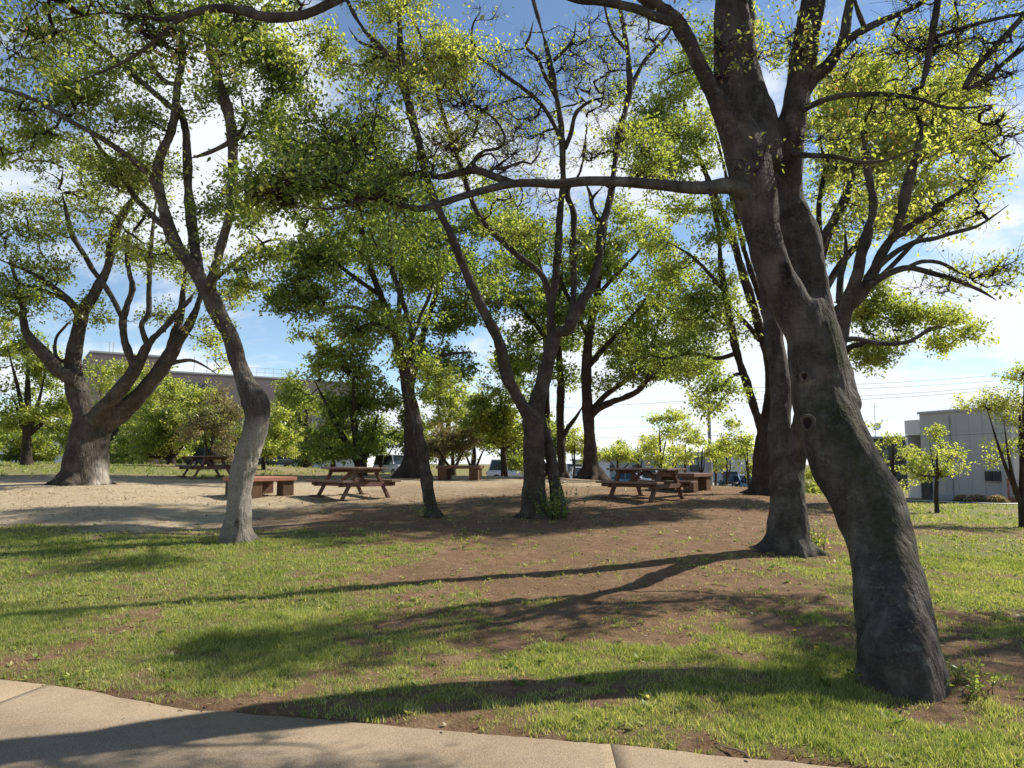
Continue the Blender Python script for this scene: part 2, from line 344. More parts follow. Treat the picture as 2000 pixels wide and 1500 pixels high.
# cover: grass and pale sand, from marks on the ground
COVER = [  # px, py, grass, sand
    (0, 1050, .9, .1), (150, 1060, .9, .1), (330, 1060, .8, .1), (430, 1075, .85, 0), (600, 1060, .7, .1), (740, 1050, .35, 0), (0, 1120, .85, 0), (200, 1120, .85, 0), (400, 1110, .9, 0), (600, 1100, .8, 0), (720, 1085, .55, 0),
    (0, 1200, .85, 0), (200, 1190, .8, 0), (400, 1180, .85, 0), (600, 1170, .85, 0), (750, 1160, .6, 0), (300, 1225, .55, 0), (420, 1215, .65, 0), (0, 1270, .75, 0), (150, 1260, .7, 0), (350, 1270, .75, 0), (550, 1260, .85, 0), (760, 1260, .7, 0), (870, 1230, .35, 0), (850, 1180, .5, 0),
    (0, 1305, .4, 0), (150, 1320, .6, 0), (300, 1330, .7, 0), (450, 1340, .8, 0), (650, 1360, .65, 0), (420, 1388, .4, 0), (600, 1393, .3, 0), (760, 1400, .4, 0), (900, 1340, .75, 0), (1000, 1380, .4, 0), (950, 1420, .2, 0), (1100, 1300, .8, 0), (1250, 1290, .85, 0), (1400, 1290, .85, 0), (1600, 1300, .9, 0), (1200, 1370, .35, 0), (1150, 1400, .7, 0), (1400, 1370, .8, 0), (1600, 1380, .95, 0), (1300, 1430, .75, 0), (1500, 1450, .85, 0), (1750, 1430, .95, 0), (1900, 1460, .95, 0), (1450, 1480, .35, 0), (2000, 1430, .4, 0),
    (850, 1040, .1, .1), (950, 1020, .45, 0), (1050, 1050, .05, 0), (1000, 1100, .12, 0), (900, 1110, .1, 0), (1100, 1100, .22, 0), (1200, 1060, .05, 0), (1300, 1040, .05, .1), (1400, 1060, .1, 0), (1200, 1130, .12, 0), (1050, 1160, .3, 0), (950, 1180, .35, 0), (1100, 1200, .12, 0), (1300, 1160, .08, 0), (1400, 1140, .1, 0), (1500, 1120, .35, 0), (1600, 1110, .6, 0), (1640, 1180, .5, 0), (1560, 1190, .25, 0), (1450, 1210, .12, 0), (1300, 1220, .15, 0), (1200, 1230, .2, 0), (1650, 1240, .35, 0), (1500, 1260, .5, 0), (1000, 1240, .35, 0),
    (1640, 1060, .5, .1), (1800, 1010, .75, .3), (1900, 1010, .8, .35), (2000, 1020, .8, .3), (1800, 1080, .9, 0), (1950, 1080, .9, 0), (1850, 1160, .85, 0), (1980, 1170, .85, 0), (1850, 1230, .5, 0), (1980, 1240, .6, 0), (1900, 1290, .3, 0), (1980, 1320, .15, 0), (1900, 1360, .5, 0), (1880, 1400, .4, 0),
    (0, 960, 0, 1), (150, 975, 0, 1), (300, 970, 0, 1.), (400, 960, 0, 1), (500, 985, .05, .8), (0, 1010, .05, .75), (200, 1015, .05, .9), (380, 1010, .05, .8), (560, 1010, .1, .3), (600, 960, 0, .8), (700, 980, 0, .45), (760, 1010, .1, .1), (820, 960, 0, .4), (900, 945, 0, .6), (1000, 945, 0, .6), (900, 980, .1, .15), (1000, 990, .1, .1), (870, 1015, .45, 0), (760, 1030, .35, 0), (1100, 960, .1, .2), (1150, 1000, .05, .1), (1250, 1000, .05, .1), (1400, 960, .05, 0), (1400, 1000, .1, 0), (1600, 1000, .35, .1), (1450, 1030, .05, .1),
    (0, 920, .8, .3), (100, 915, .8, .2), (280, 915, .9, .2), (350, 920, .85, .25), (460, 915, .5, .4), (600, 915, .6, .2), (900, 930, .4, .2), (1120, 935, .5, 0), (1300, 930, .4, 0), (1850, 990, .8, .35), (1980, 985, .7, .3)]
def ground_hit(px, py):
    d = ray(px, py); Y = 4.0
    while Y < 70:
        t = Y / d[1]
        if CAM_H + d[2] * t <= float(ground_base(d[0] * t, Y)): return d[0] * t, Y
        Y *= 1.01
    return d[0] * t, Y
_cov = np.array([(*(lambda q: (q[0] / q[1], math.log(q[1])))(ground_hit(a, b)), g, s) for a, b, g, s in COVER])
def cover(x, y):
    x = np.asarray(x, float); y = np.asarray(y, float); sh = x.shape; x = x.ravel(); y = y.ravel()
    yy = np.maximum(y, 3.2); u = np.clip(x / yy, -0.8, 0.8); w = np.log(yy)
    u = u + (fbm(x * 1.1, y * 1.1, 21, 3) - 0.5) * 0.10; w = w + (fbm(x * 1.1, y * 1.1, 31, 3) - 0.5) * 0.16
    g = np.zeros_like(x); s = np.zeros_like(x)
    for k in range(0, len(x), 20000):
        d2 = ((u[k:k + 20000, None] - _cov[None, :, 0]) * 1.0) ** 2 + ((w[k:k + 20000, None] - _cov[None, :, 1]) * 1.1) ** 2 + 2e-4
        q = d2 ** -2.0; q /= q.sum(1, keepdims=True)
        g[k:k + 20000] = q @ _cov[:, 2]; s[k:k + 20000] = q @ _cov[:, 3]
    n = fbm(x * 2.3, y * 2.3, 41, 4); g = np.clip(g * 1.03 + (n - 0.5) * 1.0 + (fbm(x * 7, y * 7, 47, 3) - 0.54) * 1.0, 0, 1)
    far = y > 60; g = np.where(far, 0.7, g); s = np.where(far, 0.1, s)
    g = np.where(y < edge_y(x) + 0.03, 0, g)
    return g.reshape(sh), s.reshape(sh)

def build_ground():
    nx, ny = 330, 330
    tx = np.linspace(-1, 1, nx); ty = np.linspace(-1, 1, ny)
    X = 3.2 * np.sinh(5.6 * tx)
    Yp = np.where(ty < 0, 7.5 + 3.0 * np.sinh(3.9 * ty), 7.5 + 3.0 * np.sinh(5.9 * ty))
    gx, gy = np.meshgrid(X, Yp); gz = H(gx, gy)
    V = np.stack((gx, gy, gz), -1).reshape(-1, 3)
    idx = np.arange(nx * ny).reshape(ny, nx)
    Fq = np.stack((idx[:-1, :-1], idx[:-1, 1:], idx[1:, 1:], idx[1:, :-1]), -1).reshape(-1, 4)
    n = NT('park_ground')
    v = n.obj(); ga = n.attr('grass'); sa = n.attr('sand')
    big = n.noise(v, 0.7, 6, 0.6); mid = n.noise(v, 5, 6, 0.65); fine = n.noise(v, 45, 5, 0.7); grit = n.noise(v, 160, 3, 0.7)
    dirt = n.ramp(mid, [(0.3, (0.158, 0.092, 0.050)), (0.52, (0.250, 0.150, 0.083)), (0.75, (0.345, 0.220, 0.128))])
    dirt = n.mix(n.mapr(big, 0.45, 0.62, 0, 0.5), dirt, (0.155, 0.098, 0.055))
    dirt = n.mix(n.mapr(fine, 0.42, 0.68, 0, 0.8), dirt, (0.125, 0.075, 0.043))
    dirt = n.mix(n.mapr(grit, 0.56, 0.72, 0, 0.75), dirt, (0.44, 0.33, 0.22))
    sand = n.ramp(mid, [(0.3, (0.40, 0.315, 0.20)), (0.7, (0.56, 0.465, 0.32))])
    sand = n.mix(n.mapr(fine, 0.45, 0.75, 0, 0.5), sand, (0.33, 0.25, 0.155))
    track = n.noise(v, 2.2, 5, 0.7, 1.2)
    dirt = n.mix(n.mapr(track, 0.5, 0.66, 0, 0.45), dirt, (0.36, 0.255, 0.155))
    sand = n.mix(n.mapr(track, 0.52, 0.66, 0, 0.55), sand, (0.35, 0.255, 0.15))
    c = n.mix(n.mapr(n.math('ADD', sa, n.math('MULTIPLY', n.math('SUBTRACT', mid, 0.5), 0.5)), 0.12, 0.75), dirt, sand)
    turf = n.ramp(fine, [(0.3, (0.10, 0.105, 0.035)), (0.55, (0.19, 0.205, 0.062)), (0.8, (0.31, 0.29, 0.11))])
    turf = n.mix(n.mapr(big, 0.4, 0.65, 0, 0.5), turf, (0.23, 0.235, 0.085))
    gm = n.mapr(n.math('ADD', ga, n.math('MULTIPLY', n.math('SUBTRACT', fine, 0.5), 1.0)), 0.40, 0.85)
    c = n.mix(gm, c, turf)
    h = n.math('ADD', n.math('MULTIPLY', mid, 1.0), n.math('ADD', n.math('MULTIPLY', fine, 0.5), n.math('MULTIPLY', grit, 0.2)))
    m = n.principled(c, 0.95, n.bump(h, 1.0, 0.05), 0.1)
    me = np_mesh('ground', V, [Fq], m, smooth=True)
    g, s = cover(gx, gy)
    for nm, a in (('grass', g), ('sand', s)):
        at = me.attributes.new(nm, 'FLOAT', 'POINT'); at.data.foreach_set('value', a.ravel().astype(np.float32))
    put('ground', me, kind='structure')
build_ground()

def mat_path():
    n = NT('path_concrete'); v = n.obj()
    a = n.noise(v, 1.3, 5, 0.6); b = n.noise(v, 30, 5, 0.7); c_ = n.noise(v, 190, 3, 0.8)
    c = n.ramp(a, [(0.3, (0.195, 0.142, 0.087)), (0.7, (0.29, 0.216, 0.138))])
    c = n.mix(n.mapr(b, 0.45, 0.75, 0, 0.35), c, (0.235, 0.185, 0.135))
    c = n.mix(n.mapr(n.noise(v, 3.5, 6, 0.7, 0.5), 0.5, 0.66, 0, 0.45), c, (0.165, 0.125, 0.085))
    c = n.mix(n.mapr(c_, 0.5, 0.66, 0, 0.8), c, (0.50, 0.42, 0.32))
    c = n.mix(n.mapr(c_, 0.46, 0.36, 0, 0.8), c, (0.12, 0.09, 0.062))
    return n.principled(c, 0.9, n.bump(n.math('ADD', b, c_), 0.35, 0.006), 0.2)
PATH_M = mat_path()
def build_path():
    root = bpy.data.objects.new('footpath', None); C.objects.link(root); root['kind'] = 'structure'
    # two joints seen in the photograph: at the far left and right of the middle
    j1 = [flat_hit(-60, 1390), flat_hit(85, 1340)]; j2 = [flat_hit(1200, 1510), flat_hit(1193, 1455)]
    def line(j):
        (xa, ya), (xb, yb) = j
        return lambda y: xa + (y - ya) * (xb - xa) / (yb - ya)
    L1, L2 = line(j1), line(j2)
    def joint_x(Lf, y): return Lf(np.clip(y, 2.5, 8))
    bounds = [lambda y: -40.0, lambda y: float(joint_x(L1, y)), lambda y: float(joint_x(L2, y)), lambda y: 6.5, lambda y: 40.0]
    for k in range(4):
        nx = 60; V = []; gap = 0.003
        rows = []
        # far edge follows the turf; near edge 4.2 m closer
        def pts(far):
            out = []
            for i in range(nx + 1):
                t = i / nx
                # solve for a point on the joint at each end
                y = 4.0
                for _ in range(25):
                    xa = bounds[k](y) + gap; xb = bounds[k + 1](y) - gap; x = xa + (xb - xa) * t
                    y = float(edge_y(x)) - (0 if far else 4.2)
                    if far: y += (float(vnoise(x * 5, 1, 5)) - 0.5) * 0.03 + (float(vnoise(x * 19, 7, 5)) - 0.5) * 0.02
                    if not far and k in (1,): pass
                out.append((x, y))
            return out
        fa, ne = pts(True), pts(False)
        m = 6
        for j in range(m + 1):
            for (x0, y0), (x1, y1) in zip(ne, fa):
                t = j / m; V.append((x0 + (x1 - x0) * t, y0 + (y1 - y0) * t, 0.004))
        V = np.array(V); n0 = len(V); idx = np.arange(n0).reshape(m + 1, nx + 1)
        Fq = [np.stack((idx[:-1, :-1], idx[:-1, 1:], idx[1:, 1:], idx[1:, :-1]), -1).reshape(-1, 4)]
        ring = np.concatenate((idx[0, :], idx[1:, -1], idx[-1, -2::-1], idx[-2:0:-1, 0]))
        low = V[ring] - np.array((0, 0, 0.14)); V = np.vstack((V, low)); r2 = np.arange(n0, n0 + len(ring))
        Fq.append(np.stack((ring, r2, np.roll(r2, -1), np.roll(ring, -1)), -1))
        put('path_slab', np_mesh('path_slab', V, Fq, PATH_M), root)
build_path()

# ------------------------------------------------------------------ grass, litter
def blades(n, x, y, z, h, w, tint, lean=1.25):
    a = rng.uniform(0, 2 * math.pi, n); b = rng.uniform(0, 2 * math.pi, n); ln = rng.uniform(0.1, 1, n) * lean * h
    base = np.stack((x, y, z - 0.01), -1); s = np.stack((np.cos(a), np.sin(a), np.zeros(n)), -1) * (w / 2)[:, None]
    tip = base + np.stack((np.cos(b) * ln, np.sin(b) * ln, h + 0.01), -1)
    V = np.stack((base - s, base + s, tip), 1).reshape(-1, 3)
    return V, np.arange(3 * n).reshape(-1, 3), tint
def scatter(n, y0, y1, dens_pow, hrange, wrange, thr=0.25, uspan=0.86):
    yy = np.sqrt(rng.uniform(y0 * y0, y1 * y1, n)); x = rng.uniform(-uspan, uspan, n) * yy
    # tufts
    tuft = rng.integers(0, max(1, n // 9), n); sg = rng.uniform(0.012, 0.05, n)[tuft]; ox = rng.normal(0, 1, n) * sg; oy = rng.normal(0, 1, n) * sg
    x = x[tuft] + ox; yy = yy[tuft] + oy
    g, s = cover(x, yy)
    keep = (rng.uniform(0, 1, n) < np.clip((g - thr) / (0.9 - thr), 0.0, 1) ** dens_pow + 0.012) & (yy > edge_y(x) + 0.05 - 0.09 * np.clip(fbm(x * 4, yy * 4, 55, 2) - .45, 0, 1) * 2)
    x = x[keep]; yy = yy[keep]; g = g[keep]; m = len(x)
    h = rng.uniform(*hrange, m) * (0.55 + 0.6 * g) * (0.6 + 0.8 * fbm(x * 3, yy * 3, 61, 2)); w = rng.uniform(*wrange, m)
    t = np.clip(0.16 + 0.4 * fbm(x * 1.5, yy * 1.5, 71, 3) + 0.35 * fbm(x * 8, yy * 8, 77, 2) + rng.normal(0, 0.1, m) + 0.15 * (1 - g), 0, 1)
    return blades(m, x, yy, H(x, yy), h, w, t)
def join(parts):
    V = []; Fs = []; T = []; o = 0
    for v, f, t in parts: V.append(v); Fs.append(f + o); T.append(t); o += len(v)
    return np.concatenate(V), np.concatenate(Fs), np.concatenate(T)
def build_grass():
    V, Fs, T = join([scatter(400000, 3.7, 7.5, 1.1, (0.014, 0.042), (0.005, 0.010)), scatter(240000, 7.2, 12, 1.1, (0.016, 0.046), (0.008, 0.016)),
                     scatter(90000, 11.5, 22, 1.2, (0.02, 0.055), (0.014, 0.03)), scatter(40000, 20, 45, 1.2, (0.05, 0.12), (0.03, 0.06), 0.45)])
    put('grass', np_mesh('grass', V, [Fs], GRASS, tint=T), kind='stuff')
build_grass()
def leaf_quads(c, d, nrm, L, Wd):
    s = np.cross(nrm, d); s /= np.linalg.norm(s, axis=1, keepdims=True) + 1e-9
    mid = c + d * (L * 0.45)[:, None]; k = s * (Wd / 2)[:, None]; up = nrm * (L * 0.06)[:, None]
    V = np.stack((c, mid + k + up, c + d * L[:, None], mid - k + up), 1).reshape(-1, 3)
    return V, np.arange(4 * len(c)).reshape(-1, 4)
def rdir(n):
    v = rng.normal(size=(n, 3)); return v / np.linalg.norm(v, axis=1, keepdims=True)
def build_litter():
    n = 30000; yy = np.sqrt(rng.uniform(3.6 ** 2, 19 ** 2, n)); x = rng.uniform(-0.85, 0.85, n) * yy
    z = H(x, yy); onp = yy < edge_y(x); z = np.where(onp, 0.006, z)
    keep = ~onp | ((rng.uniform(0, 1, n) < 0.04) | ((edge_y(x) - yy) < 0.05)); keep &= rng.uniform(0, 1, n) < np.clip((fbm(x * 1.6, yy * 1.6, 91, 3) - .3) * 2.6, .1, 1); x = x[keep]; yy = yy[keep]; z = z[keep]; n = len(x)
    c = np.stack((x, yy, z + 0.004), -1); d = rdir(n); d[:, 2] *= 0.2; d /= np.linalg.norm(d, axis=1, keepdims=True)
    nr = np.tile((0, 0, 1.0), (n, 1)) + rng.normal(0, 0.25, (n, 3))
    L = rng.uniform(0.012, 0.04, n) * (0.8 + yy / 14); V, Fq = leaf_quads(c, d, nr, L, L * rng.uniform(0.25, 0.6, n))
    put('leaf_litter', np_mesh('leaf_litter', V, [Fq], LITTER, tint=rng.uniform(0, 1, n)), kind='stuff')
build_litter()
def build_weeds():
    n = 2600; yy = np.sqrt(rng.uniform(3.8 ** 2, 13 ** 2, n)); x = rng.uniform(-0.8, 0.8, n) * yy; g, s = cover(x, yy)
    k = (rng.uniform(0, 1, n) < 0.12 + 0.8 * g) & (yy > edge_y(x) + 0.06); x = x[k]; yy = yy[k]; n = len(x); m = 9
    a = rng.uniform(0, 6.283, (n, m)); L = rng.uniform(0.02, 0.06, (n, 1)) * rng.uniform(0.6, 1.2, (n, m)); el = rng.uniform(0.1, 0.8, (n, m))
    d = np.stack((np.cos(a) * np.cos(el), np.sin(a) * np.cos(el), np.sin(el)), -1).reshape(-1, 3)
    c = np.repeat(np.stack((x, yy, H(x, yy) + 0.005), -1), m, 0) + rng.normal(0, 0.008, (n * m, 3)) * np.array((1, 1, 0.2)); nr = np.tile((0, 0, 1.0), (n * m, 1)) + rng.normal(0, 0.2, (n * m, 3))
    V, Fq = leaf_quads(c, d, nr, L.ravel(), L.ravel() * 0.45); put('ground_weeds', np_mesh('ground_weeds', V, [Fq], GRASS, tint=np.clip(np.repeat(rng.uniform(0.1, 0.75, n), m), 0, 1)), kind='stuff')
build_weeds()

# ------------------------------------------------------------------ trees
def catmull(pts, step):
    pts = np.asarray(pts, float); n = len(pts); out = []
    for i in range(n - 1):
        p0 = pts[max(i - 1, 0)]; p1 = pts[i]; p2 = pts[i + 1]; p3 = pts[min(i + 2, n - 1)]
        k = max(1, int(np.linalg.norm(p2[:3] - p1[:3]) / step))
        for t in np.arange(k) / k:
            out.append(0.5 * ((2 * p1) + (-p0 + p2) * t + (2 * p0 - 5 * p1 + 4 * p2 - p3) * t * t + (-p0 + 3 * p1 - 3 * p2 + p3) * t ** 3))
    out.append(pts[-1]); return np.array(out)
def tube(path, n, lump=0.0, flare=0.0, roots=5, seed=0):
    """path (m,4): xyz + radius"""
    r_ = np.random.default_rng(seed)
    p = path[:, :3]; r = np.maximum(path[:, 3], 0.0012); m = len(p)
    t = np.gradient(p, axis=0); t /= np.linalg.norm(t, axis=1, keepdims=True) + 1e-9
    u = np.cross(t[0], (0.3, 0.9, 0.1)); u /= np.linalg.norm(u) + 1e-9
    s = np.concatenate(([0], np.cumsum(np.linalg.norm(np.diff(p, axis=0), axis=1))))
    th = np.arange(n) * 2 * math.pi / n; ph = r_.uniform(0, 6.28, 8); V = np.zeros((m, n, 3))
    for i in range(m):
        u = u - t[i] * u.dot(t[i]); u /= np.linalg.norm(u) + 1e-9; w = np.cross(t[i], u)
        rr = np.full(n, r[i])
        if lump:
            q = s[i] / max(r[0], 0.02)
            rr = rr * (1 + lump * (0.5 * np.sin(2 * th + ph[0] + 0.5 * q) + 0.45 * np.sin(3 * th + ph[1] - 0.35 * q) + 0.35 * np.sin(5 * th + ph[2] + 0.2 * q) + 0.5 * math.sin(0.9 * q + ph[3]) + 0.3 * math.sin(2.3 * q + ph[4])))
        if flare:
            e = math.exp(-s[i] / (1.1 * r[0]))
            rr = rr * (1 + flare * e * (0.35 + 0.65 * np.maximum(0, np.cos(roots * th / 2 + ph[5])) ** 2 + 0.25 * np.cos(3 * th + ph[6])))
        V[i] = p[i] + np.outer(np.cos(th) * rr, u) + np.outer(np.sin(th) * rr, w)
    V = V.reshape(-1, 3); idx = np.arange(m * n).reshape(m, n)
    a = idx[:-1]; b = idx[1:]
    Fq = np.stack((a, np.roll(a, -1, 1), np.roll(b, -1, 1), b), -1).reshape(-1, 4)
    cap = np.array([list(idx[0][::-1]), list(idx[-1])])
    return V, Fq, cap
def merge_tubes(ts):
    V = []; Q = []; Cp = {}; o = 0
    for v, q, c in ts:
        V.append(v); Q.append(q + o); Cp.setdefault(c.shape[1], []).append(c + o); o += len(v)
    return np.concatenate(V), [np.concatenate(Q)] + [np.concatenate(x) for x in Cp.values()]
def remeshed(name, V, Fs, mat, voxel):
    me = np_mesh(name + '_raw', V, Fs, mat)
    o = bpy.data.objects.new('tmp_remesh', me); C.objects.link(o)
    md = o.modifiers.new('r', 'REMESH'); md.mode = 'VOXEL'; md.voxel_size = voxel; md.use_smooth_shade = True
    sm = o.modifiers.new('s', 'SMOOTH'); sm.factor = 0.5; sm.iterations = 3
    dg = bpy.context.evaluated_depsgraph_get(); dg.update()
    out = bpy.data.meshes.new_from_object(o.evaluated_get(dg)); out.name = name
    bpy.data.objects.remove(o); bpy.data.meshes.remove(me)
    if not out.materials: out.materials.append(mat)
    return out
def paint_lines(me, attr, lines):
    """mark strips along lines on the bark: mossy shade, shaded clefts, sunlit pale bark: (polyline, reach)"""
    n = len(me.vertices); co = np.zeros(n * 3, np.float32); me.vertices.foreach_get('co', co); co = co.reshape(-1, 3)
    val = np.zeros(n, np.float32)
    for pl, reach in lines:
        pl = catmull(np.array(pl), 0.04)
        for k in range(0, n, 4000):
            d = np.linalg.norm(co[k:k + 4000, None] - pl[None], axis=2).min(1); val[k:k + 4000] = np.maximum(val[k:k + 4000], np.clip(1.4 - d / reach, 0, 1))
    a = me.attributes.new(attr, 'FLOAT', 'POINT'); a.data.foreach_set('value', val)

def grow(skel, blobs, seed, r_tip, spray, leaf, nleaf, tube_sides=3, twiglets=4, wob=0.075, step=0.3):
    """skel (n,4) nodes of trunk and limbs; blobs: [(points, leafiness, tint, tintvar)]. Branches reach every point of the blobs and end in sprays of leaves."""
    r_ = np.random.default_rng(seed)
    pos = [skel[:, :3]]; nodes = skel[:, :3].copy(); cap = 20000
    buf = np.zeros((cap, 3)); buf[:len(nodes)] = nodes; nn = len(nodes)
    lim = np.zeros(cap); lim[:nn] = skel[:, 3]
    par = np.full(cap, -1); cnt = np.zeros(cap)
    pts = []; lf = []; tn = []
    for bp, l, t, tv in blobs:
        pts.append(bp); lf += [l] * len(bp); tn += list(t + r_.normal(0, tv, len(bp)))
    pts = np.concatenate(pts); lf = np.array(lf); tn = np.array(tn)
    d0 = np.array([np.min(np.sum((nodes - q) ** 2, 1)) for q in pts]); order = np.argsort(d0)
    strands = []; ends = []
    for k in order:
        q = pts[k]; d = buf[:nn] - q; dist = np.sqrt((d ** 2).sum(1)) + 0.35 * np.maximum(0, d[:, 2])
        j = int(np.argmin(dist)); a = buf[j]; v = q - a; L = np.linalg.norm(v)
        if L < 0.02 or nn > cap - 60: continue
        ns = max(2, int(L / step) + 1); ids = [j]; off = r_.normal(0, wob * L, 3); off2 = r_.normal(0, wob * L * 0.5, 3)
        for i in range(1, ns + 1):
            t = i / ns; w = a + v * t + off * math.sin(math.pi * t) + off2 * math.sin(2 * math.pi * t) + np.array((0, 0, -0.10 * L * math.sin(math.pi * t)))
            buf[nn] = w; par[nn] = ids[-1]; ids.append(nn); nn += 1
        strands.append(ids); ends.append(k)
        c = ids[-1]
    for ids in strands:
        c = ids[-1]
        while c >= 0: cnt[c] += 1; c = par[c]
    rad = r_tip * np.maximum(cnt, 1) ** 0.5
    n0 = len(skel); rad[:n0] = np.minimum(np.maximum(rad[:n0], 0), lim[:n0])
    ts = []; tw = []
    lc = []; ld = []; lt = []
    for ids, k in zip(strands, ends):
        p = buf[ids]; r = rad[ids].copy(); r[0] = min(r[0], r[1] * 1.3); r[-1] = r_tip * 0.6
        v, q, c = tube(np.column_stack((p, r)), tube_sides); ts.append((v, q, c))
        end = p[-1]; ax = p[-1] - p[-2]; ax /= np.linalg.norm(ax) + 1e-9
        for i in range(twiglets):
            st = p[-1] + (p[-2] - p[-1]) * r_.uniform(0, 1.2); dr = ax * 0.7 + r_.normal(0, 0.75, 3); dr[2] = dr[2] * 0.7 + 0.1; dr /= np.linalg.norm(dr) + 1e-9
            L = spray * r_.uniform(0.6, 1.3); mid = st + dr * L * 0.5 + r_.normal(0, 0.06 * L, 3); en = st + dr * L + np.array((0, 0, 0.08 * L))
            v, q, c = tube(np.array([(*st, r_tip * 0.75), (*mid, r_tip * 0.55), (*en, r_tip * 0.3)]), 3); tw.append((v, q, c))
            m = int(round(nleaf * LEAF_MUL * lf[k] / max(1, twiglets) * r_.uniform(0.6, 1.4)))
            if m > 0:
                tt = r_.uniform(0.25, 1.1, m); cc = st + (en - st) * tt[:, None] + r_.normal(0, spray * 0.19, (m, 3)) * np.array((1, 1, 0.6))
                dd = dr * 0.6 + r_.normal(0, 0.8, (m, 3)); dd[:, 2] -= 0.25; dd /= np.linalg.norm(dd, axis=1, keepdims=True)
                lc.append(cc); ld.append(dd); lt.append(np.full(m, tn[k]))
    wood = merge_tubes(ts + tw)
    if not lc: return wood, None
    lc = np.concatenate(lc); ld = np.concatenate(ld); lt = np.concatenate(lt); n = len(lc)
    nr = r_.normal(0, 0.55, (n, 3)); nr[:, 2] += 0.8
    L = leaf * r_.uniform(0.65, 1.25, n)
    V, Fq = leaf_quads(lc, ld, nr, L, L * r_.uniform(0.42, 0.62, n))
    return wood, (V, Fq, np.clip(lt + r_.normal(0, 0.05, n), 0, 1))

def blob_points(b, Y, r_):
    """(px, py, rx, ry, dY, depth, n) -> points in that ellipsoid, in metres"""
    px, py, rx, ry, dY, dep, n = b
    v = r_.normal(size=(n, 3)); v /= np.linalg.norm(v, axis=1, keepdims=True); v *= r_.uniform(0.02, 1, (n, 1)) ** (1 / 1.9) * r_.normal(1.08, 0.22, (n, 1)); kc_ = r_.normal(0, .66, (max(3, n // 8), 3)); v = v * np.array((.46, .46, .30)) + kc_[r_.integers(0, len(kc_), n)] * .72
    c = P(px, py, Y + dY); sc = 1 / F * (Y + dY)
    return c + np.stack((v[:, 0] * rx * sc, v[:, 1] * dep, v[:, 2] * ry * sc), -1)[:]
def limb_world(L, Y):
    out = []; last = 0.0
    for q in L:
        px, py, hw = q[:3]; last = q[3] if len(q) > 3 else last
        w = P(px, py, Y + last); out.append((*w, PX(hw, px, py, Y + last)))
    return np.array(out)

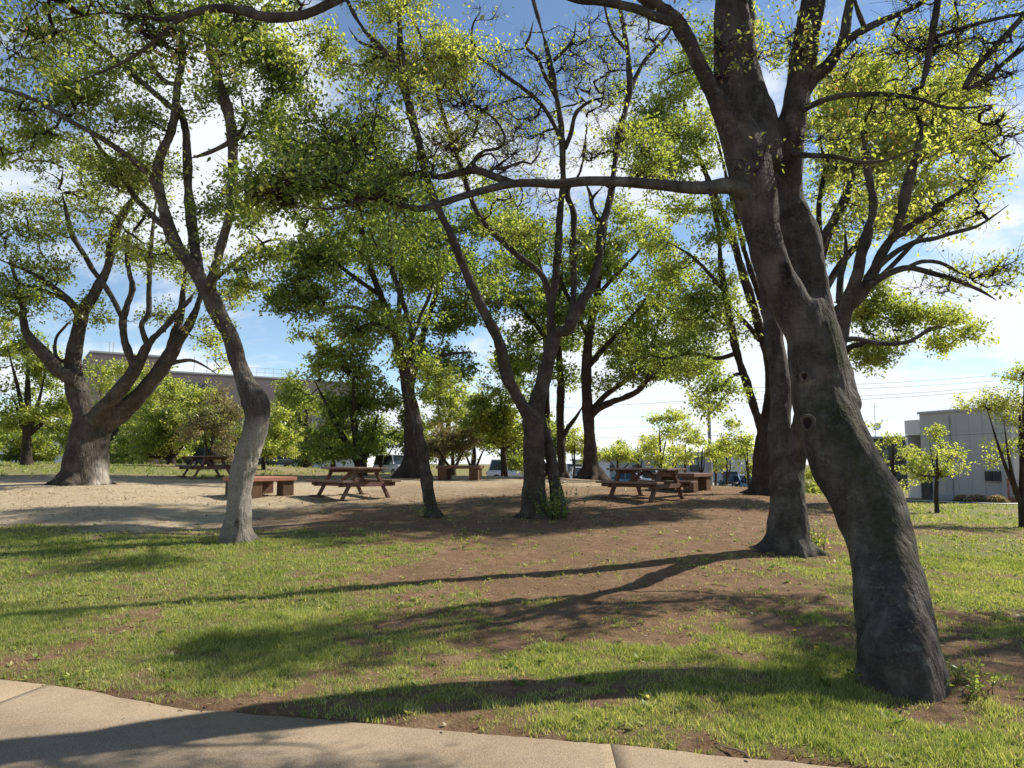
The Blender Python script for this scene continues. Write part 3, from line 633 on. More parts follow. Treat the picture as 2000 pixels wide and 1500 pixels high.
TRIS = {}
LEAF_MUL = 2.9
def tree(name, label, Y, limbs, blobs, bark, seed, group=None, voxel=0.03, r_tip=0.0045, spray=0.3, leaf=0.065, nleaf=22, sides=18, flare=0.55, roots=6, lump=0.07,
         moss_shade=None, cleft_shade=None, pale=None, leafmat=LEAF, thick=0.05, twigmat=None, twiglets=4, sink=0.25, knots=(), cat='tree'):
    leaf = leaf * 1.02
    ws = [limb_world(L, Y) for L in limbs]
    b0 = ws[0][0]; gz = float(H(b0[0], b0[1])); base = np.array((b0[0], b0[1], gz))
    root = thing(name, label, cat, base, 0, group)
    heavy = []; light = []; nodes = []
    for i, w in enumerate(ws):
        if i == 0: w = np.vstack(([[w[0][0], w[0][1], gz - sink, w[0][3]]], w[w[:, 2] > gz + 0.02]))
        w[-1, 3] = min(w[-1, 3], 0.004) if i else w[-1, 3]
        st = max(0.03, min(0.12, np.median(w[:, 3]) * 0.6)) if voxel else 0.12
        cw = catmull(w, max(st, 0.05)); nodes.append(cw[::max(1, int(0.15 / st))])
        (heavy if np.median(w[:-1, 3]) >= thick or i == 0 else light).append((i, cw))
    ts = [tube(cw - np.array((*base, 0)), sides if i == 0 else max(8, sides - 4), lump, flare if i == 0 else 0.0, roots, seed + i) for i, cw in heavy]
    if voxel and flare > 0.3:
        rr_ = np.random.default_rng(seed + 50); r0 = float(ws[0][0][3]) * 0.92; a0 = rr_.uniform(0, 6.28); rs = 0.7 + 0.5 * flare
        for i in range(roots):
            a = a0 + 6.283 * i / roots + rr_.normal(0, .16); ln = rr_.uniform(0.3, 0.8) * rs; pts = []
            for d_, z_, w_ in ((.50, .85, .34), (.78, .42, .36), (1.0, .17, .33), (1.0 + .45 * ln, .06, .22), (1.0 + .95 * ln, .0, .13), (1.0 + 1.5 * ln, -.09, .05)):
                aa = a + (d_ - .7) * rr_.normal(0, .12); x_, y_ = r0 * d_ * math.cos(aa), r0 * d_ * math.sin(aa)
                pts.append((x_, y_, float(H(base[0] + x_, base[1] + y_)) - gz + r0 * z_ - .01, r0 * w_))
            ts.append(tube(catmull(np.array(pts), .05), 10, .06, 0, 5, seed + 60 + i))
    V, Fs = merge_tubes(ts)
    me = remeshed('trunk', V, Fs, bark, voxel) if voxel else np_mesh('trunk', V, Fs, bark, smooth=True)
    if voxel:
        n_ = len(me.vertices); co = np.zeros(n_ * 3, np.float32); no = np.zeros(n_ * 3, np.float32)
        me.vertices.foreach_get('co', co); me.vertices.foreach_get('normal', no); co = co.reshape(-1, 3); no = no.reshape(-1, 3)
        a_ = np.arctan2(co[:, 1] - 0.3 * co[:, 2], co[:, 0] + 0.2 * co[:, 2]); q1 = vnoise(co[:, 0] * 5 + co[:, 1] * 3.1, co[:, 2] * 2.2 + co[:, 1] * 2, seed) + 0.6 * vnoise(co[:, 0] * 13 - co[:, 1] * 9, co[:, 2] * 5, seed + 1) + 0.35 * vnoise(co[:, 0] * 30 + co[:, 1] * 21, co[:, 2] * 13 - co[:, 1] * 11, seed + 2)
        co = co + no * ((q1 - 0.97) * min(0.036, voxel * 1.4))[:, None]; me.vertices.foreach_set('co', co.ravel()); me.update()
    if moss_shade: paint_lines(me, 'moss_shade', [([P(*q) - base for q in pl], rc) for pl, rc in moss_shade])
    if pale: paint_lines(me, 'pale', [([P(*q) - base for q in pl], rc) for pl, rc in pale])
    if cleft_shade: paint_lines(me, 'cleft_shade', [([P(*q) - base for q in pl], rc) for pl, rc in cleft_shade])
    tr = put('trunk', me, root)
    for i, cw in light:
        v, q, c = tube(cw - np.array((*base, 0)), 9, lump * 0.8, 0, 5, seed + i)
        put('limb', np_mesh('limb', v, [q, c], bark, smooth=True), root)
    for kx, ky, dy, kr in knots:                       # callused branch scars
        kc = P(kx, ky, Y + dy + 0.025) - base; fwd = (np.array((0, 0, CAM_H)) - base - kc); fwd[0] -= 1.0; fwd /= np.linalg.norm(fwd)
        s = np.cross(fwd, (0, 0, 1)); s /= np.linalg.norm(s); u = np.cross(s, fwd)
        th = np.linspace(0, 2 * math.pi, 15)[:-1]; ringp = [kc + (s * math.cos(a) + u * math.sin(a) * 1.25) * kr * (1 + 0.1 * math.sin(3 * a)) for a in th]
        ringp += ringp[:2]
        v, q, c = tube(np.array([(*p, kr * 0.34) for p in ringp]), 8)
        o = put('knot', np_mesh('knot', v, [q], bark, smooth=True), root)
        vv = np.array([kc - fwd * kr * 0.15] + [kc + (s * math.cos(a) + u * math.sin(a) * 1.25) * kr - fwd * 0.0 for a in th])
        ff = np.array([(0, 1 + k, 1 + (k + 1) % 14) for k in range(14)])
        put('hollow_disc', np_mesh('hollow_disc', vv, [ff], HOLLOW_SHADE), o)  # shallow dark disc stands in for the shade of an open hole
    r_ = np.random.default_rng(seed + 100)
    bl = [(blob_points(b[:7], Y, r_), b[7], b[8], b[9] if len(b) > 9 else 0.08) for b in blobs]
    if bl:
        wood, lv = grow(np.concatenate(nodes), bl, seed + 200, r_tip, spray, leaf, nleaf, twiglets=twiglets)
        put('twigs', np_mesh('twigs', wood[0] - base, wood[1], twigmat or TWIG, smooth=True), root, 'stuff')
        if lv is not None: put('crown', np_mesh('crown', lv[0] - base, [lv[1]], leafmat, tint=lv[2]), root, 'stuff')
        TRIS[name + str(seed)] = (len(wood[1][0]) * 2, 0 if lv is None else len(lv[1]) * 2)
    return root

# ---- the near forked tree
big = 'old park trees'
T1_L = [
 [(1772,1350,80,0),(1761,1300,73,.03),(1748,1200,66,.22),(1729,1100,63,.45),(1702,1000,67,.68),(1667,930,66,.8),(1632,860,61,.92),(1608,790,55,1.02),(1594,710,51,1.07),(1580,640,50,1.1),(1562,600,45,1.12)],
 [(1578,660,40,1.06),(1540,585,38,1.1),(1507,515,36,1.12),(1490,455,37,1.14),(1477,385,41,1.16),(1468,332,43,1.18),(1455,280,40,1.2),(1432,227,33,1.2),(1421,140,26,1.2),(1418,60,25,1.2),(1417,0,24,1.2),(1412,-120,20,1.2),(1395,-280,13,1.3)],
 [(1650,800,30,.95),(1628,730,34,1.15),(1608,660,35,1.35),(1588,580,35,1.5),(1570,500,36,1.52),(1555,430,31,1.55),(1546,385,24,1.6),(1540,330,27,1.55),(1537,280,29,1.5),(1546,235,26,1.45),(1555,190,25,1.5),(1568,120,23,1.5),(1587,0,21,1.5),(1605,-120,16,1.6),(1640,-270,11,1.8)],
 [(1500,330,30,1.3),(1488,240,30,1.4),(1474,180,24,1.5),(1462,120,20,1.6),(1448,40,17,1.6),(1430,-60,14,1.7),(1400,-200,9,1.9)],
 [(1452,330,14,1.18),(1425,250,20,1.15),(1394,185,20,1.1),(1366,130,18,1.05),(1345,80,17,1.0),(1310,30,15,.95),(1273,0,14,.9),(1210,-50,12,.7),(1150,-130,10,.4),(1100,-250,8,.1)],
 [(1480,385,20,1.12),(1450,370,20,1.05),(1422,362,17,1.0),(1385,366,13,.95),(1345,366,12,.9),(1300,362,11,.85),(1245,357,10.5,.8),(1190,354,10,.75),(1140,354,9.5,.7),(1090,359,9,.6),(1045,357,8.5,.5),(1000,359,8,.45),(947,371,7.5,.4),(895,386,7,.35),(846,402,6.5,.3),(815,408,6,.3),(772,397,5,.25),(720,388,3.8,.2),(650,408,2.5,.1),(570,400,1.5,0)],
 [(1010,360,7,.5),(965,345,7.5,.55),(930,332,8,.6),(895,338,7,.65),(860,346,6,.7),(818,338,5,.75),(755,346,4,.8),(685,372,3,.8),(620,350,1.8,.8)],
 [(928,332,5,.6),(924,318,5,.6),(935,302,3.5,.6),(947,294,3,.6),(970,291,3,.6),(984,283,2.6,.6),(986,266,2.4,.6),(978,248,2.2,.6),(960,228,1.8,.6),(930,205,1.2,.6)],
 [(955,341,4,.55),(962,328,4,.55),(982,330,3.4,.55),(1003,322,3,.55),(1021,316,2.6,.55),(1038,320,2.2,.55),(1050,306,1.8,.55),(1058,290,1.2,.55)],
 [(905,336,3,.65),(925,315,2.5,.65),(958,300,2,.6),(976,325,1.6,.6)],
 [(1315,42,10,.95),(1280,33,9.5,.9),(1245,18,8.5,.8),(1175,3,8.5,.6),(1120,-4,8.5,.4),(1020,-45,9,.1),(880,-75,9,-.2),(740,-40,9,-.4),(658,0,9,-.5),(595,28,9,-.55),(525,34,9.5,-.6),(472,21,8.5,-.6),(420,16,8.5,-.6),(367,28,6,-.6),(320,38,4.5,-.6),(260,30,3.2,-.6),(200,25,2,-.6),(120,40,1.4,-.6)],
 [(370,26,5.5,-.6),(340,46,4.5,-.6),(297,84,4,-.6),(252,115,3.2,-.6),(210,136,2.2,-.6),(150,160,1.4,-.6)],
 [(1552,222,9,1.4),(1573,212,6.5,1.3),(1597,200,6,1.25),(1643,187,5.2,1.2),(1720,184,4.4,1.1),(1790,192,3.8,1.0),(1842,209,3.2,1.0),(1895,210,2.4,1.0),(1950,203,1.5,1.0)],
 [(1545,300,7,1.3),(1575,303,5.5,1.25),(1632,306,4.6,1.2),(1685,317,3.8,1.2),(1737,311,2.8,1.2),(1800,285,1.5,1.2)],
 [(1560,190,16,1.5),(1590,150,15,1.5),(1615,130,13,1.5),(1640,97,10,1.5),(1667,70,8,1.5),(1720,42,6.5,1.5),(1772,21,5,1.5),(1807,0,4.5,1.5),(1870,-50,3,1.5),(1930,-120,1.8,1.5)],
 [(1610,135,11,1.5),(1645,85,10,1.6),(1655,30,9,1.6),(1661,0,8.5,1.6),(1675,-80,6,1.7),(1700,-180,3,1.8)],
 [(1692,62,5,1.5),(1675,20,4.5,1.4),(1665,-20,3.5,1.4)],
 [(1800,172,4,1.0),(1812,120,6,1.0),(1822,60,6.5,1.0),(1832,0,6.5,1.0),(1838,-60,6.5,1.1),(1800,-140,8,1.3),(1700,-200,8,1.6),(1640,-240,8,1.8)],
 [(1825,72,4,1.0),(1880,55,3.8,1.0),(1940,38,3.4,1.0),(2000,25,3,1.0),(2080,0,2,1.0)],
 [(1885,172,6,1.0),(1905,135,6,1.0),(1950,85,6,1.0),(2000,30,6,1.0),(2060,-40,7,1.0),(2000,-180,8,1.2),(1850,-260,8,1.5),(1700,-230,8,1.7)],
 [(1890,175,4,1.0),(1930,150,4.5,1.0),(1970,115,4.5,1.0),(2010,85,4.5,1.0),(2070,30,5,1.0)],
]
T1_B = [
 (610,330,110,85,.6,.6,60,.9,.33,.2),(730,320,100,90,.6,.6,70,.75,.3,.2),(690,400,90,45,.3,.4,45,.9,.4,.2),(540,400,70,50,.1,.4,30,.9,.45,.2),(620,260,90,50,.7,.5,30,.8,.3,.2),
 (870,250,110,100,.6,.5,50,.12,.55,.2),(985,275,60,55,.6,.3,20,.06,.5),(820,330,80,40,.6,.3,22,.35,.4),
 (130,45,150,60,-.5,.5,45,.8,.4,.25),(330,70,110,60,-.5,.5,35,.7,.45,.3),(490,5,120,40,-.5,.5,25,.6,.4,.2),(40,-60,160,70,-.4,.5,30,.9,.4,.2),(330,-80,200,80,-.3,.6,40,.9,.4,.2),
 (1400,110,55,60,1.0,.25,16,.35,.7,.2),(1565,85,55,55,1.3,.25,22,.45,.75,.25),(1610,110,60,45,1.4,.25,18,.4,.8,.25),(1490,300,45,60,.9,.15,6,.15,.7),
 (1720,215,150,45,1.1,.4,30,.12,.6),(1800,60,150,70,1.2,.5,90,.1,.65),(1920,120,100,100,1.0,.4,80,.08,.6),(1700,310,100,30,1.2,.3,14,.15,.6),(1300,90,60,70,.9,.3,12,.15,.6),(1960,240,60,80,1,.4,22,.08,.6),
 (1450,-330,320,170,1.6,1.3,130,.75,.5),(1500,-90,190,80,1.3,.8,60,.6,.55),(1330,-60,90,70,.7,.6,26,.5,.55),(1050,-260,200,120,.3,.9,50,.6,.5),(1780,-260,220,120,1.5,1,80,.6,.5),(2150,-120,120,140,1.0,.8,70,.8,.6),(1960,-70,110,60,1.2,.8,40,.6,.6)]
tree('forked_tree', 'huge leaning tree trunk in front, splitting into two dark mossy stems', 5.28, T1_L, T1_B, BARK_NEAR, 11, big, voxel=0.022, twiglets=5, r_tip=0.0036, spray=0.28, leaf=0.048, nleaf=13, sides=28, flare=0.24, roots=7, lump=0.05,
     moss_shade=[([(1650,800,5.9),(1690,860,5.7),(1730,930,5.6),(1762,990,5.5),(1770,1030,5.45)], .26), ([(1640,700,6.2),(1625,600,6.3),(1600,500,6.5)], .16)],  # mossy right flank, its dark shade painted into the same strip
     cleft_shade=[([(1533,520,6.25),(1545,580,6.15),(1553,650,6.05),(1560,700,6.0),(1562,770,5.95)], .055), ([(1750,1255,5.03),(1752,1330,4.98)], .035)],  # shade painted near-black in the seam between stems and the crack below
     knots=[(1577,826,.64,.047),(1571,735,.80,.030)])

# ---- second tree, just behind it
T2_L = [
 [(1541,1080,46,0),(1540,1050,38,0),(1538,990,33,.05),(1537,930,34,.1),(1531,880,29,.1),(1524,830,22,.1),(1523,745,20,.12),(1514,675,18,.15),(1504,600,17,.2),(1494,500,15,.3),(1485,400,13,.4),(1478,250,11,.5),(1470,100,9,.6),(1460,-60,6,.8)],
 [(1545,950,22,0.15),(1556,890,18,-0.02),(1566,830,17,-0.24),(1588,770,16,-0.45),(1615,720,15,-0.68),(1638,670,15,-0.79),(1649,612,16,-0.90),(1662,570,15,-0.95),(1676,530,11,-1.01),(1683,500,10,-1.06),(1695,455,9,-1.12),(1706,402,8,-1.17),(1700,360,7,-1.23),(1690,300,5,-1.23),(1680,230,3.5,-1.23)],
 [(1655,600,14,-0.90),(1680,575,13,-0.90),(1702,540,11,-0.90),(1725,490,9,-0.90),(1745,463,8.5,-0.90),(1790,434,7.5,-0.90),(1842,399,6.5,-0.90),(1895,357,5,-0.90),(1947,315,4,-0.90),(2000,292,2.5,-0.90)],
 [(1690,562,9,-0.95),(1713,546,8,-0.95),(1740,532,6.5,-0.95),(1772,523,6,-0.95),(1800,528,5.5,-0.95),(1825,535,5,-0.95),(1860,545,4.5,-0.95),(1912,566,3.4,-0.95),(1947,587,2,-0.95)],
 [(1775,522,4.5,-0.95),(1800,511,4,-0.95),(1835,513,3.6,-0.90),(1870,530,3,-0.90),(1895,540,2,-0.90)],
 [(1715,522,6,-1.01),(1750,492,5.5,-1.12),(1790,472,5,-1.12),(1825,466,4.4,-1.12),(1860,455,4,-1.12),(1912,440,3,-1.12),(1970,400,1.8,-1.12)],
 [(1600,560,13,-0.79),(1598,500,11,-0.79),(1615,455,10,-0.79),(1632,425,9,-0.79),(1650,390,8,-0.79),(1662,350,6,-0.79),(1668,300,4,-0.79)],
 [(1742,465,8,-1.01),(1760,420,8,-1.06),(1770,370,9,-1.06),(1782,330,8,-1.06),(1795,280,7,-1.06),(1800,230,5,-1.06),(1790,170,3,-1.01)],
 [(1648,665,6,-0.84),(1672,662,5,-0.90),(1720,671,4.5,-0.95),(1772,668,3.5,-1.01),(1820,640,2.5,-1.01),(1850,640,1.5,-1.01)],
 [(1640,590,8,-0.79),(1642,540,6,-0.68),(1652,500,5,-0.68),(1650,440,4,-0.68)],
]
T2_B = [(1750,200,150,100,-1.01,.7,46,.45,.72),(1715,320,120,80,-0.90,.6,30,.25,.72),(1850,250,90,90,-0.79,.6,36,.2,.74),(1775,430,110,50,-0.90,.5,26,.3,.78),(1640,400,60,90,-0.68,.4,18,.3,.72),(1900,420,80,70,-0.90,.5,50,.2,.7),(1940,540,60,50,-0.90,.4,40,.12,.6),(1860,545,70,35,-0.90,.3,24,.1,.6),(1900,80,90,80,-0.79,.6,36,.2,.7),(1480,60,70,90,.6,.5,18,.4,.6),(1680,210,70,70,-1.12,.5,34,.7,.66)]
tree('twin_stem_tree', 'dark straight trunk right behind the huge leaning trunk, weeds at its foot', 10.8, T2_L, T2_B, BARK_NEAR, 12, big, voxel=0.026, r_tip=0.0050, spray=0.3, leaf=0.07, nleaf=24, sides=22, flare=0.5, thick=0.045)

# ---- the leafy tree hidden behind the leaning trunk
TB_L = [[(1678,1000,26,0),(1672,960,22,0),(1650,890,19,0),(1622,800,17,0),(1606,720,15,0),(1592,640,13,0),(1590,570,11,0),(1610,480,8,.2),(1650,380,6,.3),(1690,280,4,.3),(1720,180,2,.3)],
 [(1610,740,8,0),(1640,700,7,.3),(1665,676,6,.6),(1720,671,5,.8),(1772,668,4,1),(1815,645,3,1),(1850,640,1.6,1)],
 [(1592,600,9,0),(1640,520,7,.5),(1700,450,6,.8),(1770,380,5,1),(1830,300,3.5,1),(1870,220,2,1)],
 [(1592,640,8,0),(1650,590,6,-.4),(1720,540,5,-.7),(1790,470,4,-1),(1850,420,2.5,-1)],
 [(1605,500,6,.2),(1600,400,5,.6),(1620,300,4,.9),(1640,200,2.5,1)]]
TB_B = [(1750,195,150,90,.3,1.5,210,1,.74),(1715,320,135,85,.2,1.4,190,1,.73),(1850,250,85,85,.3,1.3,110,1,.75),(1775,420,110,45,.2,1.2,80,.9,.78),(1630,190,60,80,.5,1.2,60,.95,.72),(1640,330,60,60,.3,1.1,45,.9,.72),(1900,330,50,60,.3,1,40,.8,.72),(1640,450,50,60,.2,.8,26,.8,.7),
 (1760,630,90,50,.8,.9,95,1,.55),(1700,685,45,38,.7,.7,42,1,.52),(1845,650,34,38,1,.6,36,1,.64),(1690,590,50,40,.5,.7,30,.95,.58)]
tree('bright_leafed_tree', 'tree in bright yellow-green leaf behind the top of the huge leaning trunk', 18.5, TB_L, TB_B, BARK_DARK, 23, big, voxel=0, r_tip=0.0055, spray=0.4, leaf=0.095, nleaf=22, sides=14, thick=9)

# ---- dark tree behind, with limbs that rise to the left
T9_L = [
 [(1494,978,30,0),(1493,940,24,0),(1492,900,21,0),(1494,860,19,0),(1502,820,15,0),(1507,740,12,0),(1496,680,10,0),(1480,630,9.5,0),(1468,587,9,0),(1447,521,8,0),(1433,472,7.5,.2),(1414,425,7,.4),(1398,385,6,.5),(1375,325,5,.6),(1350,270,4,.7),(1335,190,3,.8)],
 [(1496,865,12,0),(1483,825,9,-.1),(1471,790,8,-.2),(1457,745,8,-.3),(1440,692,8,-.4),(1426,622,8,-.5),(1412,552,7,-.5),(1406,505,5.5,-.5),(1404,450,5,-.5),(1384,367,4,-.5),(1363,308,3.2,-.5),(1321,259,2,-.5)],
 [(1505,700,9,.1),(1500,640,8,.2),(1487,590,7,.2),(1470,540,6.5,.3),(1457,500,6,.3),(1440,430,5,.4),(1420,350,4,.5),(1400,270,3,.6),(1385,200,2,.7)],
 [(1484,665,5,0),(1465,640,4.5,-.2),(1447,620,4,-.3),(1430,600,3,-.4)],
 [(1437,690,5,-.4),(1400,700,4,-.5),(1350,690,3.4,-.6),(1300,700,2.4,-.7),(1260,690,1.4,-.7)],
 [(1458,748,4,-.3),(1440,730,3,-.4),(1400,760,2.5,-.5),(1360,775,1.5,-.6)],
 [(1418,575,4,-.5),(1390,540,3.5,-.6),(1350,500,3,-.7),(1300,470,2,-.8)]]
T9_B = [(1350,430,85,60,-.3,1,60,1,.5),(1320,300,110,110,0,1.3,150,1,.48,.15),(1290,180,80,70,.3,1.2,60,1,.45,.15),(1350,620,75,50,-.6,.8,60,.9,.5),(1330,700,80,45,-.6,.8,48,.9,.45),(1400,775,45,26,-.5,.6,20,.9,.4),(1400,545,40,50,-.5,.6,22,.6,.5),(1450,650,40,80,-.3,.6,18,.3,.5),(1250,250,60,80,.3,1,26,.8,.4),(1420,250,60,100,.4,1,32,.6,.5),(1300,560,60,60,-.7,.8,28,.6,.55),(1540,430,60,120,.8,1,40,.7,.6),(1400,80,120,90,.8,1.2,60,.7,.5)]
tree('dark_limbed_tree', 'dark tree between picnic table and right trunks, thin limbs rising to the left', 20.0, T9_L, T9_B, BARK_DARK, 13, big, voxel=0.05, r_tip=0.006, spray=0.42, leaf=0.095, nleaf=24, sides=14, thick=0.07)

# ---- centre tree with a V of limbs
T5_L = [
 [(1046,1015,30,0),(1045,992,23,0),(1044,920,20,0),(1043,850,21,0),(1042,815,22,0),(1050,785,17,.05),(1058,755,15,.1),(1068,715,14,.15),(1078,675,14,.2),(1088,650,10,.2),(1110,644,11,.1),(1122,615,11,.2),(1143,580,10.5,.3),(1161,545,9.5,.4),(1171,500,8.5,.5),(1175,448,8.5,.6),(1190,395,7,.75),(1197,350,6.5,.85),(1206,280,7,.95),(1222,210,6.2,1),(1230,170,6,1),(1224,87,5.2,1),(1213,28,5,1),(1205,-60,4,1),(1200,-160,2.5,1)],
 [(1040,825,16,-.1),(1026,803,13,-.2),(1007,769,11.5,-.3),(987,724,11.5,-.4),(975,668,10.5,-.5),(954,626,9.5,-.55),(930,578,9.5,-.6),(909,531,9,-.65),(893,488,8.5,-.7),(862,420,8,-.75),(839,367,8,-.8),(818,280,8.5,-.85),(800,210,8,-.9),(783,150,7,-.9),(755,108,6.5,-.9),(728,78,5.5,-.9),(706,52,5,-.9),(678,0,3.5,-.9),(650,-70,2,-.9)],
 [(1076,680,10,.3),(1076,640,8,.35),(1077,605,8,.4),(1082,563,8.5,.4),(1089,500,7,.4),(1094,420,7.5,.4),(1099,350,7,.4),(1098,280,7,.4),(1091,210,6.3,.4),(1080,157,6,.4),(1070,105,5,.4),(1056,52,4.6,.4),(1042,0,4,.4),(1030,-70,2.5,.4)],
 [(1100,1010,17,.1),(1092,985,15,.1),(1083,940,12,.12),(1075,890,10,.14),(1066,840,8,.14),(1060,800,8,.1)],
 [(1079,620,6,.4),(1070,570,6.5,.5),(1063,545,6.5,.55),(1042,521,6,.6),(1017,503,6,.65),(982,472,5.8,.7),(947,437,5.5,.75),(926,402,5,.8),(909,355,5,.8),(900,325,4.8,.8),(887,285,4.6,.8),(867,227,4.5,.8),(849,164,4.2,.8),(832,105,4,.8),(814,52,3.6,.8),(783,0,3,.8),(765,-60,1.8,.8)],
 [(1108,640,8,.3),(1119,585,7,.5),(1121,535,6.5,.6),(1119,490,6.5,.6),(1121,420,6,.6),(1109,375,5.5,.6),(1135,330,4,.6),(1145,260,3,.6),(1150,190,2,.6)],
 [(1177,440,5,.62),(1165,420,5,.6),(1157,405,4.5,.6),(1152,378,3.5,.6),(1140,350,3,.5)],
 [(1231,172,5,1),(1242,150,4.5,1.05),(1259,119,4,1.1),(1280,95,3.5,1.1),(1305,66,2.5,1.1),(1330,20,1.5,1.1)],
 [(1096,275,4.5,.4),(1080,240,4,.3),(1058,205,4,.2),(1025,175,3.8,.1),(990,150,3.5,0),(960,128,3.2,0),(935,112,2.8,0),(924,100,2.6,0),(921,70,2.4,0),(925,45,2,0),(940,20,1.6,0)],
 [(1103,290,5,.4),(1115,260,4.5,.4),(1122,228,4,.4),(1135,210,3.4,.4),(1160,195,2.6,.4),(1190,190,1.6,.4)],
 [(1086,190,4,.4),(1065,150,3.6,.4),(1050,115,3.2,.4),(1028,92,3,.4),(1035,70,2.6,.4),(1042,40,2,.4)],
 [(1082,118,3.6,.4),(1105,95,3,.4),(1120,75,2.6,.4),(1125,40,1.8,.4)],
 [(790,175,4.5,-.9),(778,120,4.5,-.9),(780,60,4,-.9),(776,0,3,-.9),(770,-60,2,-.9)],
 [(806,250,4,-.9),(795,170,4,-1.0),(785,90,3.6,-1),(783,20,3,-1)],
 [(760,112,4,-.9),(735,95,3.2,-.9),(700,80,2.4,-.9),(680,52,1.6,-.9)],
 [(1226,100,4,1),(1200,70,3.2,1),(1185,30,2.4,1),(1175,-20,1.6,1)]]
T5_B = [(850,115,95,85,-.3,.9,85,.85,.72,.07),(765,60,85,70,-.8,.8,50,.85,.68,.07),(900,50,60,60,-.2,.7,28,.7,.72,.06),(735,150,60,70,-.9,.6,34,.8,.66),(800,170,60,60,-.6,.6,25,.6,.75),
 (950,225,90,75,.3,.6,80,.1,.7),(1150,120,100,105,.3,.8,130,.05,.65),(1060,200,85,95,.3,.6,80,.08,.65),(1200,255,70,85,.2,.6,60,.06,.6),(1010,120,70,70,.2,.6,30,.05,.6),(1130,420,60,60,.2,.5,18,.12,.6),(1250,80,60,75,.2,.6,30,.12,.6),(1180,340,50,50,.1,.4,16,.06,.6),(960,40,60,50,.2,.6,16,.12,.7),
 (800,-70,160,70,-.6,1,60,.8,.7),(1120,-90,180,70,.2,1,50,.2,.6),(880,300,60,60,.4,.5,24,.3,.6),(1080,230,180,170,2.0,1.5,120,.12,.62),(1270,300,70,110,-1.2,.7,55,.6,.5),(780,330,120,100,-.5,.9,60,.3,.5),(1000,330,200,120,.5,1.2,110,.16,.65),(900,180,120,110,-.1,.9,60,.25,.72),(1060,480,120,60,.3,.8,36,.35,.6),(700,260,90,120,-.9,.7,50,.4,.6)]
tree('vee_limbed_tree', 'tree in the middle with two joined trunks and limbs spreading in a V', 14.5, T5_L, T5_B, BARK_BROWN, 14, big, voxel=0.03, twiglets=6, r_tip=0.0048, spray=0.34, leaf=0.075, nleaf=22, sides=20, flare=0.8, roots=7, thick=0.055)

# ---- left tree with a sharp bend
T3_L = [
 [(462,1062,33,0),(463,1030,25,0),(466,990,22,0),(469,955,21,0),(476,915,23,0),(485,880,23,0),(495,850,22,0),(500,815,23,0),(497,785,25,0),(480,748,19,.05),(465,710,17,.1),(449,657,16,.12),(424,605,16,.15),(404,565,16,.18),(385,535,14,.2),(360,503,13,.2),(340,472,12.5,.2),(322,420,11,.2),(311,367,9.8,.2),(309,315,9,.2),(329,270,9,.2),(342,220,8.5,.2),(346,168,8,.2),(356,115,6.5,.2),(353,52,5.5,.2),(350,0,4.5,.2),(345,-80,3,.2)],
 [(500,815,20,0),(513,800,13,-.03),(519,786,8,-.05),(521,778,4,-.05)],
 [(400,565,10,.25),(388,520,9.5,.4),(378,470,9.5,.5),(373,430,9.5,.55),(368,350,9.5,.6),(364,262,8,.6),(355,225,6,.6),(345,190,4,.6)],
 [(406,572,11,.1),(415,540,11,.05),(428,495,10,0),(440,450,10,-.05),(450,410,9.5,-.1),(455,332,9.5,-.1),(452,255,9.5,-.1),(441,203,9.5,-.1),(421,140,8.5,-.1),(408,87,7,-.1),(397,35,6,-.1),(390,-20,4.5,-.1),(380,-90,3,-.1)],
 [(312,385,7,.2),(298,350,6.5,.1),(270,322,6,0),(245,301,5.5,-.1),(192,266,5.2,-.2),(133,234,4.6,-.3),(70,196,4.2,-.4),(0,173,4,-.5),(-80,160,3,-.6)],
 [(342,215,6,.2),(320,197,5.5,.25),(297,178,5.4,.3),(245,133,5,.35),(196,91,4.5,.4),(157,66,4,.4),(87,58,3,.4),(45,38,2,.4)],
 [(318,440,6,.2),(301,425,6,.3),(266,388,5.5,.4),(252,367,5,.5),(224,325,4.6,.5),(196,290,4,.5),(175,252,3,.5),(160,200,2,.5)],
 [(453,275,5,-.1),(430,288,4.5,-.2),(402,300,4,-.25),(370,310,3,-.3)],
 [(455,272,4,-.1),(475,250,3.6,-.15),(480,227,3.2,-.2),(474,205,2.6,-.2),(470,180,1.8,-.2)],
 [(456,270,4,-.1),(490,268,3.4,-.15),(525,272,3,-.2),(565,271,2.4,-.2),(600,285,1.5,-.2)],
 [(348,165,5,.2),(325,160,4,.2),(305,140,4.5,.1),(290,110,3.6,.1),(270,60,2.6,.1)],
 [(412,555,4,.2),(450,520,3.4,.1),(490,490,3,.05),(525,470,2.4,0),(560,470,1.5,0)],
 [(415,110,5,-.1),(440,100,4,-.1),(470,70,3,-.1),(490,30,2,-.1)]]
T3_B = [(400,110,120,75,.1,.8,70,.8,.55,.15),(250,125,130,80,.2,.9,70,.8,.5,.15),(300,230,110,60,.2,.8,48,.75,.5,.15),(140,190,120,75,-.1,.8,60,.8,.5,.15),(500,140,80,80,-.1,.7,50,.85,.48,.12),(535,275,75,85,-.1,.7,50,.9,.45),(470,385,60,70,0,.6,34,.85,.5),(390,430,45,55,.3,.4,18,.6,.6),(525,480,55,50,0,.5,28,.9,.55),(50,240,80,70,-.3,.6,34,.8,.5),(500,50,90,60,0,.8,42,.8,.5),(565,180,55,80,0,.6,40,1.0,.28,.06),(480,545,50,40,0,.4,22,.8,.62),(430,600,30,60,.1,.3,8,.4,.7),(220,330,70,60,.4,.6,28,.7,.5),(340,-60,240,70,.2,1.1,80,.8,.5),(100,90,90,60,.3,.8,36,.8,.5),(330,320,160,110,.3,1,60,.45,.62),(250,480,120,60,.4,.8,40,.35,.62),(600,90,60,70,-.1,.7,40,.7,.6)]
